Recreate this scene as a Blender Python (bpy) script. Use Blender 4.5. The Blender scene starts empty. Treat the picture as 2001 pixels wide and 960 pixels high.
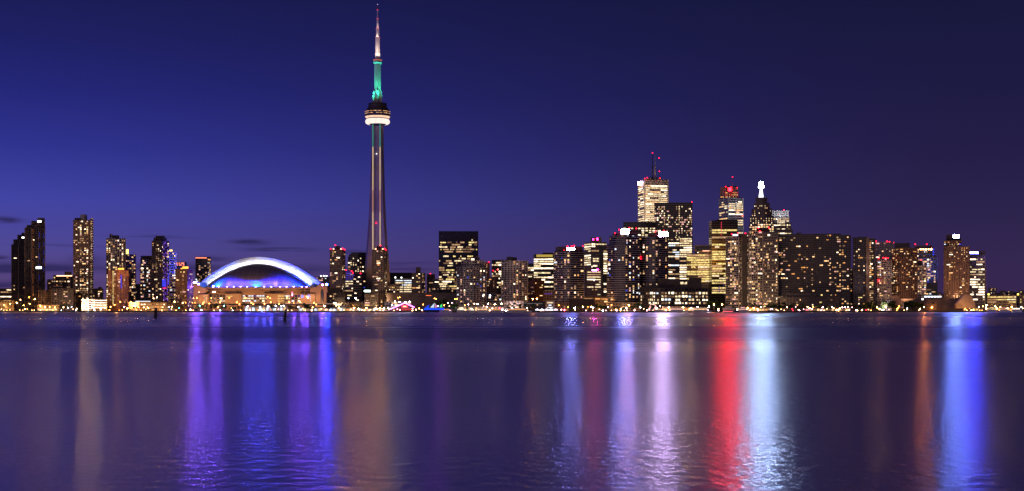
import bpy, bmesh, math, random
from mathutils import Vector, Matrix

# ------------------------------------------------------------------ basics
SC = bpy.context.scene
COL = SC.collection
F = 2800.0            # focal length in photo pixels (photo 2001 wide)
CX, HY = 1000.5, 603.0
CAMH = 5.0
LAND = 1.5            # height of the quay above the water

def pt(px, py, D):
    return Vector(((px - CX) / F * D, D, CAMH + (HY - py) / F * D))
def zz(py, D):
    return CAMH + (HY - py) / F * D
def srgb(r, g, b):
    def f(c):
        c /= 255.0
        return c / 12.92 if c <= 0.04045 else ((c + 0.055) / 1.055) ** 2.4
    return (f(r), f(g), f(b))

# ------------------------------------------------------------------ materials
MATS = {}
def new_mat(name):
    m = bpy.data.materials.new(name)
    m.use_nodes = True
    nt = m.node_tree
    nt.nodes.clear()
    out = nt.nodes.new('ShaderNodeOutputMaterial')
    return m, nt, out

def plain(name, col, rough=0.75, metal=0.0, noise=0.25, scale=0.15):
    if name in MATS: return MATS[name]
    m, nt, out = new_mat(name)
    p = nt.nodes.new('ShaderNodeBsdfPrincipled')
    p.inputs['Roughness'].default_value = rough
    p.inputs['Metallic'].default_value = metal
    g = nt.nodes.new('ShaderNodeNewGeometry')
    n = nt.nodes.new('ShaderNodeTexNoise'); n.inputs['Scale'].default_value = scale; n.inputs['Detail'].default_value = 4
    nt.links.new(g.outputs['Position'], n.inputs['Vector'])
    mr = nt.nodes.new('ShaderNodeMapRange')
    mr.inputs[1].default_value = 0.3; mr.inputs[2].default_value = 0.7
    mr.inputs[3].default_value = 1 - noise; mr.inputs[4].default_value = 1 + noise
    nt.links.new(n.outputs[0], mr.inputs[0])
    v = nt.nodes.new('ShaderNodeVectorMath'); v.operation = 'SCALE'
    v.inputs[0].default_value = col
    nt.links.new(mr.outputs[0], v.inputs['Scale'])
    nt.links.new(v.outputs[0], p.inputs['Base Color'])
    nt.links.new(p.outputs[0], out.inputs[0])
    MATS[name] = m
    return m

def glow(name, col, strength, sample=True, vary=0.0):
    if name in MATS: return MATS[name]
    m, nt, out = new_mat(name)
    e = nt.nodes.new('ShaderNodeEmission')
    e.inputs['Color'].default_value = (*col, 1)
    e.inputs['Strength'].default_value = strength
    if vary:
        g = nt.nodes.new('ShaderNodeNewGeometry')
        n = nt.nodes.new('ShaderNodeTexNoise'); n.inputs['Scale'].default_value = 0.45; n.inputs['Detail'].default_value = 2
        nt.links.new(g.outputs['Position'], n.inputs['Vector'])
        mr = nt.nodes.new('ShaderNodeMapRange')
        mr.inputs[1].default_value = 0.3; mr.inputs[2].default_value = 0.7
        mr.inputs[3].default_value = strength * (1 - vary); mr.inputs[4].default_value = strength * (1 + vary)
        nt.links.new(n.outputs[0], mr.inputs[0])
        nt.links.new(mr.outputs[0], e.inputs['Strength'])
    nt.links.new(e.outputs[0], out.inputs[0])
    m.cycles.emission_sampling = 'AUTO' if sample else 'NONE'
    MATS[name] = m
    return m

def facade_mat(name, wall, glass, bay, floor, wu, wv, grough=0.18, spand=None):
    """wall with a grid of unlit panes, laid out in metres along the wall (UV)"""
    if name in MATS: return MATS[name]
    m, nt, out = new_mat(name)
    N, L = nt.nodes, nt.links
    uv = N.new('ShaderNodeUVMap'); uv.uv_map = 'UV'
    sep = N.new('ShaderNodeSeparateXYZ'); L.new(uv.outputs[0], sep.inputs[0])
    def math_(op, a, b=None):
        x = N.new('ShaderNodeMath'); x.operation = op
        for i, s in enumerate((a, b)):
            if s is None: continue
            if isinstance(s, (int, float)): x.inputs[i].default_value = s
            else: L.new(s, x.inputs[i])
        return x.outputs[0]
    def band(o, step, frac):
        d = math_('DIVIDE', o, step)
        fr = math_('FRACT', d)
        c = math_('ABSOLUTE', math_('SUBTRACT', fr, 0.5))
        return math_('LESS_THAN', c, frac / 2), math_('FLOOR', d)
    mu, iu = band(sep.outputs[0], bay, wu)
    mv, iv = band(sep.outputs[1], floor, wv)
    mask = math_('MULTIPLY', mu, mv)
    comb = N.new('ShaderNodeCombineXYZ'); L.new(iu, comb.inputs[0]); L.new(iv, comb.inputs[1])
    wn = N.new('ShaderNodeTexWhiteNoise'); L.new(comb.outputs[0], wn.inputs['Vector'])
    gs = N.new('ShaderNodeVectorMath'); gs.operation = 'SCALE'; gs.inputs[0].default_value = glass
    mr = N.new('ShaderNodeMapRange'); mr.inputs[3].default_value = 0.3; mr.inputs[4].default_value = 2.2
    L.new(wn.outputs['Value'], mr.inputs[0]); L.new(mr.outputs[0], gs.inputs['Scale'])
    g = N.new('ShaderNodeNewGeometry')
    n = N.new('ShaderNodeTexNoise'); n.inputs['Scale'].default_value = 0.12; n.inputs['Detail'].default_value = 5
    L.new(g.outputs['Position'], n.inputs['Vector'])
    m2 = N.new('ShaderNodeMapRange'); m2.inputs[1].default_value = 0.3; m2.inputs[2].default_value = 0.7
    m2.inputs[3].default_value = 0.7; m2.inputs[4].default_value = 1.3
    L.new(n.outputs[0], m2.inputs[0])
    ws = N.new('ShaderNodeVectorMath'); ws.operation = 'SCALE'; ws.inputs[0].default_value = wall
    L.new(m2.outputs[0], ws.inputs['Scale'])
    mix = N.new('ShaderNodeMix'); mix.data_type = 'RGBA'
    L.new(mask, mix.inputs[0]); L.new(ws.outputs[0], mix.inputs[6]); L.new(gs.outputs[0], mix.inputs[7])
    p = N.new('ShaderNodeBsdfPrincipled')
    L.new(mix.outputs[2], p.inputs['Base Color'])
    r = N.new('ShaderNodeMapRange'); r.inputs[3].default_value = 0.8; r.inputs[4].default_value = grough
    L.new(mask, r.inputs[0]); L.new(r.outputs[0], p.inputs['Roughness'])
    L.new(p.outputs[0], out.inputs[0])
    MATS[name] = m
    return m

# room and office light behind glass
WARM = {
 'warm':   glow('window_warm', (1, .58, .26), 1.4, False, .6),
 'dim':    glow('window_dim_warm', (1, .58, .30), 0.55, False, .5),
 'faint':  glow('window_faint', (1, .55, .30), 0.2, False, .5),
 'bright': glow('window_bright', (1, .77, .52), 2.8, False, .5),
 'orange': glow('window_orange', (1, .42, .13), 1.0, False, .4),
 'yellow': glow('window_yellow', (1, .74, .26), 1.0, False, .75),
 'cream':  glow('window_cream', (1, .76, .44), 1.15, False, .75),
 'cool':   glow('window_cool', (.80, .88, 1), 1.3, False, .45),
 'pink':   glow('window_pink', (1, .52, .44), 1.1, False, .4),
 'blue':   glow('window_blue', (.06, .10, 1), .6, False, .4),
 'red':    glow('window_red', (1, .05, .12), 1.0, False, .3),
 'salmon': glow('window_salmon', (1, .24, .13), 1.8, False, .4),
 'violet': glow('window_violet', (.35, .12, .9), .35, False, .4),
}
RES   = [('warm', 5), ('dim', 6), ('faint', 6), ('bright', 1.3), ('orange', .9), ('cool', .6), ('pink', 1.4), ('blue', .25), ('yellow', .5)]
RESB  = [('warm', 5), ('dim', 5), ('faint', 3), ('bright', 2.2), ('orange', 1), ('pink', 1.2), ('yellow', .6)]
RESC  = [('warm', 3), ('dim', 4), ('cool', 2.2), ('bright', 1.5), ('pink', 1.5), ('blue', .8), ('faint', 2)]
OFF   = [('cream', 5), ('dim', 2), ('bright', 1.5), ('faint', 1)]
OFFW  = [('cream', 4), ('bright', 3), ('dim', 1)]
OFFY  = [('yellow', 6), ('dim', 1), ('cream', 1.0)]
OFFP  = [('pink', 3), ('cream', 3), ('dim', 2)]

CONC = plain('concrete', (.30, .27, .25), .85)
DARKC = plain('dark_concrete', (.06, .055, .055), .8)
METAL = plain('grey_metal', (.2, .2, .21), .45, .6)
PALE = plain('pale_trim', (.55, .53, .53), .7)
RED_L = glow('warning_red', (1, .006, .022), 11)
WHITE_SIGN = glow('white_sign', (.24, .26, 1), 220)

# ------------------------------------------------------------------ object helpers
def link_mesh(name, verts, faces, mats, parent=None, midx=None, uvs=None, smooth=False):
    me = bpy.data.meshes.new(name)
    me.from_pydata([tuple(v) for v in verts], [], faces)
    if not isinstance(mats, (list, tuple)): mats = [mats]
    for m in mats: me.materials.append(m)
    if midx: me.polygons.foreach_set('material_index', midx)
    if uvs is not None:
        l = me.uv_layers.new(name='UV')
        flat = []
        for u in uvs:
            for c in u: flat.extend(c)
        l.data.foreach_set('uv', flat)
    if smooth: me.polygons.foreach_set('use_smooth', [True] * len(me.polygons))
    me.update()
    o = bpy.data.objects.new(name, me)
    COL.objects.link(o)
    if parent is not None: o.parent = parent
    return o

class MB:
    """collects pieces of ONE part into one mesh (local coordinates of the thing)"""
    def __init__(s): s.v = []; s.f = []; s.m = []; s.u = []
    def add(s, vs, fs, mi=0, uvs=None):
        b = len(s.v); s.v += [tuple(v) for v in vs]
        for k, f in enumerate(fs):
            s.f.append([b + i for i in f]); s.m.append(mi)
            s.u.append(uvs[k] if uvs else [(0, 0)] * len(f))
    def prism(s, poly, z0, z1, mi=0, top=None):
        n = len(poly)
        tp = top or poly
        vs = [(p[0], p[1], z0) for p in poly] + [(p[0], p[1], z1) for p in tp]
        fs, uv = [], []
        for i in range(n):
            j = (i + 1) % n
            fs.append([i, j, n + j, n + i])
            l = math.hypot(poly[j][0] - poly[i][0], poly[j][1] - poly[i][1])
            uv.append([(0, 0), (l, 0), (l, z1 - z0), (0, z1 - z0)])
        fs.append(list(range(n, 2 * n))); uv.append([(-.01, -.01)] * n)
        fs.append(list(range(n - 1, -1, -1))); uv.append([(-.01, -.01)] * n)
        s.add(vs, fs, mi, uv)
    def box(s, a, b, mi=0):
        s.prism([(a[0], a[1]), (b[0], a[1]), (b[0], b[1]), (a[0], b[1])], a[2], b[2], mi)
    def tube(s, p, q, r0, r1=None, n=6, mi=0):
        p, q = Vector(p), Vector(q)
        r1 = r0 if r1 is None else r1
        d = (q - p)
        if d.length < 1e-6: return
        d.normalize()
        a = d.cross(Vector((0, 0, 1))) if abs(d.z) < .95 else d.cross(Vector((1, 0, 0)))
        a.normalize(); b = d.cross(a)
        vs = []
        for c, r in ((p, r0), (q, r1)):
            for k in range(n):
                t = 2 * math.pi * k / n
                vs.append(c + a * math.cos(t) * r + b * math.sin(t) * r)
        fs = [[k, (k + 1) % n, n + (k + 1) % n, n + k] for k in range(n)]
        fs += [list(range(n - 1, -1, -1)), list(range(n, 2 * n))]
        s.add(vs, fs, mi)
    def lathe(s, prof, c=(0, 0), n=32, mi=0):
        vs = []
        for r, z in prof:
            for k in range(n):
                t = 2 * math.pi * k / n
                vs.append((c[0] + r * math.cos(t), c[1] + r * math.sin(t), z))
        fs = []
        for i in range(len(prof) - 1):
            for k in range(n):
                k2 = (k + 1) % n
                fs.append([i * n + k, i * n + k2, (i + 1) * n + k2, (i + 1) * n + k])
        s.add(vs, fs, mi)
    def ball(s, c, r, mi=0, seg=6, rings=4):
        pr = [(max(.001, r * math.sin(math.pi * i / rings)), c[2] - r * math.cos(math.pi * i / rings)) for i in range(rings + 1)]
        s.lathe(pr, (c[0], c[1]), seg, mi)
    def build(s, name, mats, parent=None, smooth=False, kind=None):
        if not s.v: return None
        o = link_mesh(name, s.v, s.f, mats, parent, s.m, s.u, smooth)
        if kind: o['kind'] = kind
        return o

def tag(o, label, cat, group=None):
    o['label'] = label; o['category'] = cat
    if group: o['group'] = group
    return o
def thing(name, label, cat, loc, rz=0.0, group=None):
    o = bpy.data.objects.new(name, None); COL.objects.link(o)
    o.empty_display_size = 2
    o.location = loc; o.rotation_euler = (0, 0, rz)
    return tag(o, label, cat, group)
def struct(name, verts, faces, mat):
    o = link_mesh(name, verts, faces, mat); o['kind'] = 'structure'; return o
def copy_tree(o, parent=None):
    c = o.copy(); COL.objects.link(c)
    if parent is not None: c.parent = parent
    for ch in list(o.children): copy_tree(ch, c)
    return c

# ------------------------------------------------------------------ footprints
def ray_hit(px, P, d):
    """the point P + s d that is seen at column px"""
    k = (px - CX) / F
    s = (k * P[1] - P[0]) / (d[0] - k * d[1])
    return (P[0] + s * d[0], P[1] + s * d[1])
def foot(x0, x1, D, depth=30, xc=None, bow=0.0, nb=9):
    """footprint polygon (front chain first, left to right) and the number of front edges"""
    if xc is None:
        k = ((x0 + x1) / 2 - CX) / F
        P = (k * D, D); c = Vector((k, 1)).normalized(); r = (c[1], -c[0])
        A = ray_hit(x0, P, r); B = ray_hit(x1, P, r)
        back = lambda p: (p[0] + c[0] * depth, p[1] + c[1] * depth)
        if bow:
            ch = []
            for i in range(nb + 1):
                t = i / nb
                s = bow * (1 - (2 * t - 1) ** 2)
                ch.append((A[0] + (B[0] - A[0]) * t - c[0] * s, A[1] + (B[1] - A[1]) * t - c[1] * s))
        else: ch = [A, B]
        return ch + [back(B), back(A)], len(ch) - 1
    C = pt(xc, HY, D); C = (C[0], C[1])
    if xc - x0 <= x1 - xc:
        L = pt(x0, HY, D + depth); L = (L[0], L[1])
        e = (C[0] - L[0], C[1] - L[1]); f = (-e[1], e[0])
        if f[0] < 0: f = (-f[0], -f[1])
        R = ray_hit(x1, C, f)
    else:
        R = pt(x1, HY, D + depth); R = (R[0], R[1])
        e = (R[0] - C[0], R[1] - C[1]); f = (-e[1], e[0])
        if f[0] > 0: f = (-f[0], -f[1])
        L = ray_hit(x0, C, f)
    return [L, C, R, (L[0] + R[0] - C[0], L[1] + R[1] - C[1])], 2
def inset(poly, d):
    """move every edge of a counter-clockwise polygon outward by d"""
    n = len(poly); out = []
    for i in range(n):
        p0, p1, p2 = (Vector(poly[(i + k) % n]) for k in (-1, 0, 1))
        e1 = (p1 - p0).normalized(); e2 = (p2 - p1).normalized()
        n1 = Vector((e1[1], -e1[0])); n2 = Vector((e2[1], -e2[0]))
        b = n1 + n2
        l = max(.3, b.dot(n1))
        out.append(tuple(p1 + b * (d / l)))
    return out

# ------------------------------------------------------------------ facade styles
ST = {}
def style(name, wall, glass=(.012, .014, .022), bay=3.2, floor=3.0, wu=.7, wv=.62, slab=None, pier=None, grough=.18):
    ST[name] = dict(mat=facade_mat('facade_' + name, wall, glass, bay, floor, wu, wv, grough), bay=bay, floor=floor, wu=wu, wv=wv, slab=slab, pier=pier)
# slab = (thickness, overhang, material), pier = (every n bays, width, overhang, material)
S_LIGHT = plain('slab_light', (.42, .39, .40), .8)
S_LAV = plain('slab_lavender', (.46, .42, .50), .7)
S_MID = plain('slab_mid', (.24, .21, .20), .8)
S_BROWN = plain('slab_brown', (.14, .09, .065), .85)
S_UMBER = plain('slab_umber', (.06, .04, .034), .8)
S_DARK = plain('slab_dark', (.055, .05, .05), .7)
S_WHITE = plain('slab_white', (.70, .68, .68), .75)
S_TAN = plain('slab_tan', (.40, .31, .24), .85)
style('condo_brown', (.19, .13, .10), bay=3.3, floor=3.0, wu=.72, wv=.6, slab=(.45, .35, S_BROWN), pier=(4, .9, .5, S_BROWN))
style('condo_grid', (.30, .27, .26), bay=3.2, floor=3.05, wu=.8, wv=.7, slab=(.4, .7, S_LIGHT), pier=(3, .5, .8, S_LIGHT))
style('condo_glass', (.07, .07, .085), bay=2.9, floor=3.0, wu=.88, wv=.8, slab=(.42, 1.1, S_LAV), pier=None, grough=.12)
style('condo_dark', (.07, .055, .05), bay=3.4, floor=3.0, wu=.75, wv=.62, slab=(.4, .5, S_DARK), pier=(3, .8, .6, S_BROWN))
style('slab_flats', (.05, .036, .03), bay=3.6, floor=3.05, wu=.8, wv=.6, slab=(.5, 1.1, S_UMBER), pier=(5, .5, .8, S_UMBER))
style('shadow_tower', (.075, .07, .085), bay=3.0, floor=3.0, wu=.7, wv=.6, slab=(.3, .3, S_DARK), pier=(4, 1.0, .7, S_MID))
style('brick', (.26, .14, .075), bay=3.4, floor=3.0, wu=.45, wv=.5)
style('brick_plain', (.34, .17, .08), bay=4.2, floor=3.0, wu=.28, wv=.4)
style('hotel', (.21, .135, .095), bay=3.4, floor=3.0, wu=.42, wv=.5, slab=(.5, .2, S_BROWN))
style('office_dark', (.022, .02, .022), (.01, .011, .016), bay=2.4, floor=3.9, wu=.85, wv=.62, slab=(.5, .12, S_DARK), pier=(4, .3, .2, S_DARK))
style('office_bronze', (.06, .045, .04), (.012, .012, .016), bay=2.0, floor=3.9, wu=.8, wv=.6, slab=(.7, .2, S_MID), pier=(8, .5, .4, S_MID))
style('office_marble', (.60, .55, .48), bay=2.2, floor=3.9, wu=.78, wv=.5, slab=(1.3, .25, plain('marble', (.72, .66, .58), .6)), pier=(50, 2.5, .3, MATS['marble']))
style('office_white', (.62, .62, .66), bay=2.6, floor=3.9, wu=.85, wv=.5, slab=(1.5, .3, S_WHITE), pier=(7, 1.6, .45, S_WHITE))
style('office_granite', (.20, .14, .12), bay=2.4, floor=3.9, wu=.7, wv=.52, slab=(1.2, .3, plain('red_granite', (.22, .15, .125), .6)), pier=(4, .8, .4, MATS['red_granite']))
style('office_gold', (.10, .08, .05), (.03, .024, .012), bay=2.4, floor=3.9, wu=.88, wv=.66, slab=(.9, .15, plain('gold_spandrel', (.16, .12, .06), .4)), grough=.1)
style('office_tan', (.36, .28, .24), bay=2.6, floor=3.8, wu=.9, wv=.42, slab=(1.4, .2, S_TAN))
style('office_mullion', (.30, .26, .22), bay=2.6, floor=3.9, wu=.62, wv=.6, slab=(.8, .1, S_MID), pier=(2, .7, .5, S_TAN))
style('office_grey', (.22, .21, .22), bay=3.0, floor=3.7, wu=.7, wv=.5, slab=(.9, .2, S_MID), pier=(5, .6, .4, S_MID))
style('lattice', (.45, .40, .43), bay=3.0, floor=3.0, wu=.74, wv=.66, slab=(.55, .9, S_WHITE), pier=(2, .6, 1.0, S_WHITE))
style('warehouse', (.045, .04, .04), bay=5.2, floor=4.4, wu=.78, wv=.66, slab=(.9, .25, S_DARK), pier=(1, 1.0, .35, S_DARK))
style('low_tan', (.38, .27, .16), bay=4.0, floor=3.8, wu=.6, wv=.5, slab=(.5, .3, S_TAN))
style('low_dark', (.07, .055, .05), bay=4.2, floor=3.4, wu=.7, wv=.55, slab=(.4, .4, S_DARK), pier=(2, .6, .4, S_BROWN))
style('garage', (.45, .43, .42), (.02, .02, .02), bay=9.0, floor=3.2, wu=.92, wv=.55, slab=(1.1, .4, S_WHITE), pier=(1, .8, .3, S_WHITE))
style('plain_wall', (.13, .11, .115), bay=60, floor=60, wu=0, wv=0)
style('dark_wall', (.045, .04, .045), bay=60, floor=60, wu=0, wv=0)
style('tan_wall', (.36, .26, .18), bay=60, floor=60, wu=0, wv=0)

# lit windows: meshes shared by size and light
WIN = {}
def win_obj(w, h, key, parent, loc, rz):
    k = (round(w, 1), round(h, 1), key)
    me = WIN.get(k)
    if me is None:
        me = bpy.data.meshes.new('window')
        me.from_pydata([(-k[0] / 2, 0, 0), (k[0] / 2, 0, 0), (k[0] / 2, 0, k[1]), (-k[0] / 2, 0, k[1])], [], [[0, 1, 2, 3]])
        me.materials.append(WARM[key]); WIN[k] = me
    o = bpy.data.objects.new('window', me); COL.objects.link(o)
    o.parent = parent; o.location = loc; o.rotation_euler = (0, 0, rz)
    return o

def pick(rng, pal):
    t = rng.random() * sum(w for _, w in pal)
    for k, w in pal:
        t -= w
        if t <= 0: return k
    return pal[-1][0]

BLD = []          # (x0, x1, label stub) for labelling what stands in front of what
NWIN = [0]
CAP = 100

def lit_cells(rng, nb, nf, pat, p):
    """yields (first bay, last bay, floor)"""
    out = []
    if pat == 'res':
        colw = [rng.choice((.35, .7, 1, 1, 1.6, 2.0)) for _ in range(nb)]
        for f in range(nf):
            fw = rng.choice((.6, 1, 1, 1.3))
            b = 0
            while b < nb:
                if rng.random() < p * colw[b] * fw:
                    e = b + (1 if rng.random() < .3 and b + 1 < nb else 0)
                    out.append((b, e, f)); b = e + 1
                else: b += 1
    elif pat == 'office':
        for f in range(nf):
            pf = rng.choice((.1, .35, .6, .9, 1.0, 1.5)) * p
            b = 0
            while b < nb:
                if rng.random() < pf:
                    e = min(nb - 1, b + rng.choice((0, 0, 1, 2, 3, 5)))
                    out.append((b, e, f)); b = e + 1 + (rng.random() < .4)
                else: b += 1
    elif pat == 'strip':
        for f in range(nf):
            if rng.random() > p: 
                if rng.random() < .5:
                    b = rng.randrange(nb); out.append((b, min(nb - 1, b + 2), f))
                continue
            b = 0
            while b < nb:
                e = min(nb - 1, b + rng.choice((2, 4, 6, 9, 14)))
                if rng.random() < .86: out.append((b, e, f))
                b = e + 1
    return out

def building(name, label, cat, D, blocks, st='condo_brown', pat='res', p=.2, pal=RES, group=None, depth=30,
             red=(), signs=(), masts=(), seed=None, zb=LAND, cap=None):
    """one building: an Empty at its base with blocks, slab grid, lit windows, roof pieces and lamps as parts.
    blocks: dicts x0, x1, top, [base, vis, xc, bow, part, st, pat, p, pal, dD, depth, slabs, skip]"""
    rng = random.Random(seed if seed is not None else name + label)
    xs = [b['x0'] for b in blocks] + [b['x1'] for b in blocks]
    mid = (min(xs) + max(xs)) / 2
    O = pt(mid, HY, D); O = Vector((O[0], O[1], zb))
    T = thing(name, label, cat, O, 0, group)
    BLD.append((min(xs), max(xs), label))
    frames = {}
    lit = []
    for b in blocks:
        d = D + b.get('dD', 0)
        S = ST[b.get('st', st)]
        poly, nfe = foot(b['x0'], b['x1'], d, b.get('depth', depth), b.get('xc'), b.get('bow', 0))
        poly = [(q[0] - O[0], q[1] - O[1]) for q in poly]
        z1 = zz(b['top'], d) - zb
        z0 = (zz(b['base'], d) - zb) if 'base' in b else 0.0
        mb = MB(); 
        if b.get('taper'):
            tp = inset(poly, -b['taper'])
        else: tp = None
        mb.prism(poly, z0, z1, 0, tp)
        part = mb.build(b.get('part', 'wall'), S['mat'], T)
        H = z1 - z0
        fl, bay = S['floor'], S['bay']
        nf = max(1, int(H / fl))
        # slab edges and piers
        if S['slab'] and H > 5 and not b.get('noslab'):
            th, ov, sm = S['slab']
            fm = frames.setdefault(sm.name, MB())
            ol = inset(poly, ov)
            for f in range(1, nf + 1):
                z = z0 + f * fl
                if z - th / 2 > z1: break
                fm.prism(ol, z - th / 2, min(z + th / 2, z1 + .15))
        if S['pier'] and H > 8 and not b.get('noslab'):
            ev, pw, ov, pm = S['pier']
            fm = frames.setdefault(pm.name, MB())
            for e in range(nfe):
                A, B_ = Vector(poly[e]), Vector(poly[e + 1])
                l = (B_ - A).length; u = (B_ - A) / l; nn = Vector((u[1], -u[0]))
                n = max(1, round(l / (ev * bay)))
                for k in range(n + 1):
                    if k == n and e < nfe - 1: continue
                    t = min(max(k * l / n, pw / 2), l - pw / 2)
                    q = A + u * t
                    a0 = q - u * pw / 2; a1 = q + u * pw / 2
                    fm.prism([tuple(a0 + nn * (ov - .04)), tuple(a1 + nn * (ov - .04)), tuple(a1 - nn * .3), tuple(a0 - nn * .3)], z0 + .02, z1 - .06)
        # lit windows
        pt_ = b.get('pat', pat); pp = b.get('p', p) * (1.3 if pt_ == 'res' else 1); pl = b.get('pal', pal)
        if pp > 0 and S['wu'] > 0:
            vis = b.get('vis', 609)
            hi = b.get('hi', b['top'])
            for e in range(nfe):
                A, B_ = Vector(poly[e]), Vector(poly[e + 1])
                l = (B_ - A).length; u = (B_ - A) / l; nn = Vector((u[1], -u[0]))
                nb = int(l / bay)
                if nb < 1: continue
                off = 0.0
                skip = b.get('skip')
                if skip == e: continue
                for (b0, b1, f) in lit_cells(rng, nb, nf, pt_, pp):
                    z = z0 + f * fl + fl * (1 - S['wv']) / 2 
                    py = HY - (z + zb - CAMH) * F / d
                    if py > vis or py < hi: continue
                    h = fl * S['wv'] * rng.choice((1, 1, 1, .8))
                    ua = b0 * bay + bay * (1 - S['wu']) / 2; ub = (b1 + 1) * bay - bay * (1 - S['wu']) / 2
                    w = ub - ua
                    if pt_ == 'res': w *= rng.choice((1, .9, .7, .5)); h *= .92
                    c = A + u * ((ua + ub) / 2) + nn * .1
                    lit.append((w, h, pick(rng, pl), (c[0], c[1], z), math.atan2(u[1], u[0])))
    lum = dict(bright=4, warm=2, cream=2, yellow=1.5, cool=1.3)
    lit.sort(key=lambda t: -t[0] * t[1] * (1 + lum.get(t[2], .4)))
    cp = cap or CAP
    for (w, h, k, loc, rz) in lit[:cp]: win_obj(w, h, k, T, loc, rz); NWIN[0] += 1
    rest = lit[cp:]
    if rest:
        mb = MB(); keys = sorted(WARM)
        for (w, h, k, loc, rz) in rest:
            c, s = math.cos(rz) * w / 2, math.sin(rz) * w / 2
            x, y, z = loc
            mb.add([(x - c, y - s, z), (x + c, y + s, z), (x + c, y + s, z + h), (x - c, y - s, z + h)], [[0, 1, 2, 3]], keys.index(k))
        mb.build('window_lights', [WARM[k] for k in keys], T, kind='stuff')
    for k, fm in frames.items():
        fm.build('facade_frame', bpy.data.materials[k], T)
    for (x, y, *r) in red:
        dd = D - (r[0] if r else 2)
        q = pt(x, y, dd) - O; mb = MB(); mb.ball(q, .85); mb.tube(q - Vector((0, 0, 1.6)), q - Vector((0, 0, .7)), .15, mi=1)
        mb.build('warning_light', [RED_L, METAL], T)
    for sg in signs:
        x0, x1, y0, y1, m = sg[:5]
        dd = D - (sg[5] if len(sg) > 5 else 3)
        a = pt(x0, y1, dd) - O; c = pt(x1, y0, dd) - O
        mb = MB(); mb.box((a[0], a[1], a[2]), (c[0], a[1] + .8, c[2]))
        mb.add([(a[0] + .1, a[1] - .05, a[2] + .1), (c[0] - .1, a[1] - .05, a[2] + .1), (c[0] - .1, a[1] - .05, c[2] - .1), (a[0] + .1, a[1] - .05, c[2] - .1)], [[0, 1, 2, 3]], 1)
        nm = sg[6] if len(sg) > 6 else 'sign'
        mb.build(nm, [METAL, m], T)
    for ms in masts:
        x, ya, yb, r, *o_ = ms
        dd = D + (o_[0] if o_ else 10)
        a = pt(x, yb, dd) - O; c = pt(x, ya, dd) - O
        mb = MB(); mb.tube(a, a + (c - a) * .55, r, r * .9); mb.tube(a + (c - a) * .55, c, r * .6, r * .35)
        mb.build('mast', o_[1] if len(o_) > 1 else METAL, T)
    roofs = [o for o in T.children if o.name.split('.')[0] in ('penthouse', 'upper_block', 'tier', 'roof', 'crown', 'roof_house')]
    if roofs:
        for o in list(T.children):
            if o.name.split('.')[0] in ('warning_light', 'mast', 'sign', 'red_light', 'roof_lantern', 'roof_lamp'): o.parent = roofs[-1]
    return T, O

def b(x0, x1, top, **k):
    d = dict(x0=x0, x1=x1, top=top); d.update(k); return d
# ------------------------------------------------------------------ the skyline, left to right
YEL_BOX = glow('yellow_lantern', (1, .66, .10), 5)
ORANGE_BOX = glow('orange_lantern', (1, .36, .05), 3)
CROWN_RED = glow('crown_salmon', (1, .20, .11), 1.8)
BLUE_SIGN = glow('blue_sign', (.03, .035, 1), 800)
BLUE_SOFT = glow('blue_soft', (.05, .06, 1), 1.2)
VIOLET_SOFT = glow('violet_soft', (.3, .09, 1), .6)
PINK_SIGN = glow('pink_white_sign', (1, .08, .7), 130)
RED_SIGN = glow('red_sign', (1, .006, .12), 90)
LOGO_RED = glow('logo_red', (1, .0005, .0011), 1000)
BEACON = glow('beacon_white', (.42, .62, 1), 1150)
BRIGHT_SIGN = glow('bright_sign', (.16, .25, 1), 850)
GREEN_WHITE = glow('green_white_sign', (.7, 1, .85), 10)
PALE_SIGN = glow('pale_sign', (.9, .95, .85), 4)
COOL_STRIP = glow('cool_strip', (.75, .85, 1), 3)
WARM_STRIP = glow('warm_strip', (1, .60, .22), 2.5)
WARM_TRIM = glow('warm_trim', (1, .42, .20), 5)
GOLD_CROWN = glow('gold_crown', (1, .70, .14), .5)
TELLIN = glow('cyan_spot', (.2, .8, 1), 3)

# --- far left group
building('office_building', 'low dark office block with rows of pale windows at the far left edge', 'building', 2230,
         [b(-22, 24, 564, vis=590)], 'low_dark', 'office', .45, OFF)
building('pavilion', 'low ochre lit pavilion on the quay below the dark office block at the far left', 'pavilion', 2120,
         [b(-20, 27, 588)], 'low_tan', 'res', .35, RESB)
building('apartment_tower', 'unlit stepped tower at the far left, shorter one of the dark pair', 'tower', 2330,
         [b(22, 50, 478, vis=590), b(26, 50, 468, part='upper_block', dD=4, p=0), b(34, 50, 459, part='upper_block', dD=8, p=0), b(42, 48, 455, part='penthouse', dD=12, p=0, noslab=1)],
         'shadow_tower', 'res', .035, RES, depth=34,
         signs=[(42.5, 47.5, 463, 466, PALE_SIGN, 4, 'roof_lamp')])
T, O = building('apartment_tower', 'tallest unlit stepped tower at the far left, with a construction hoist light halfway up', 'tower', 2280,
         [b(48, 88.5, 445, vis=592), b(52, 88, 440, part='upper_block', dD=3, p=0), b(61, 88, 432, part='upper_block', dD=6, p=0), b(73, 87.5, 426, part='penthouse', dD=9, p=0, noslab=1)],
         'shadow_tower', 'res', .012, RES, depth=34,
         signs=[(73, 81, 431, 435, PALE_SIGN, 6, 'roof_lamp'), (70, 81.5, 521, 525.5, PALE_SIGN, 4, 'hoist_lamp')])
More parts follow.
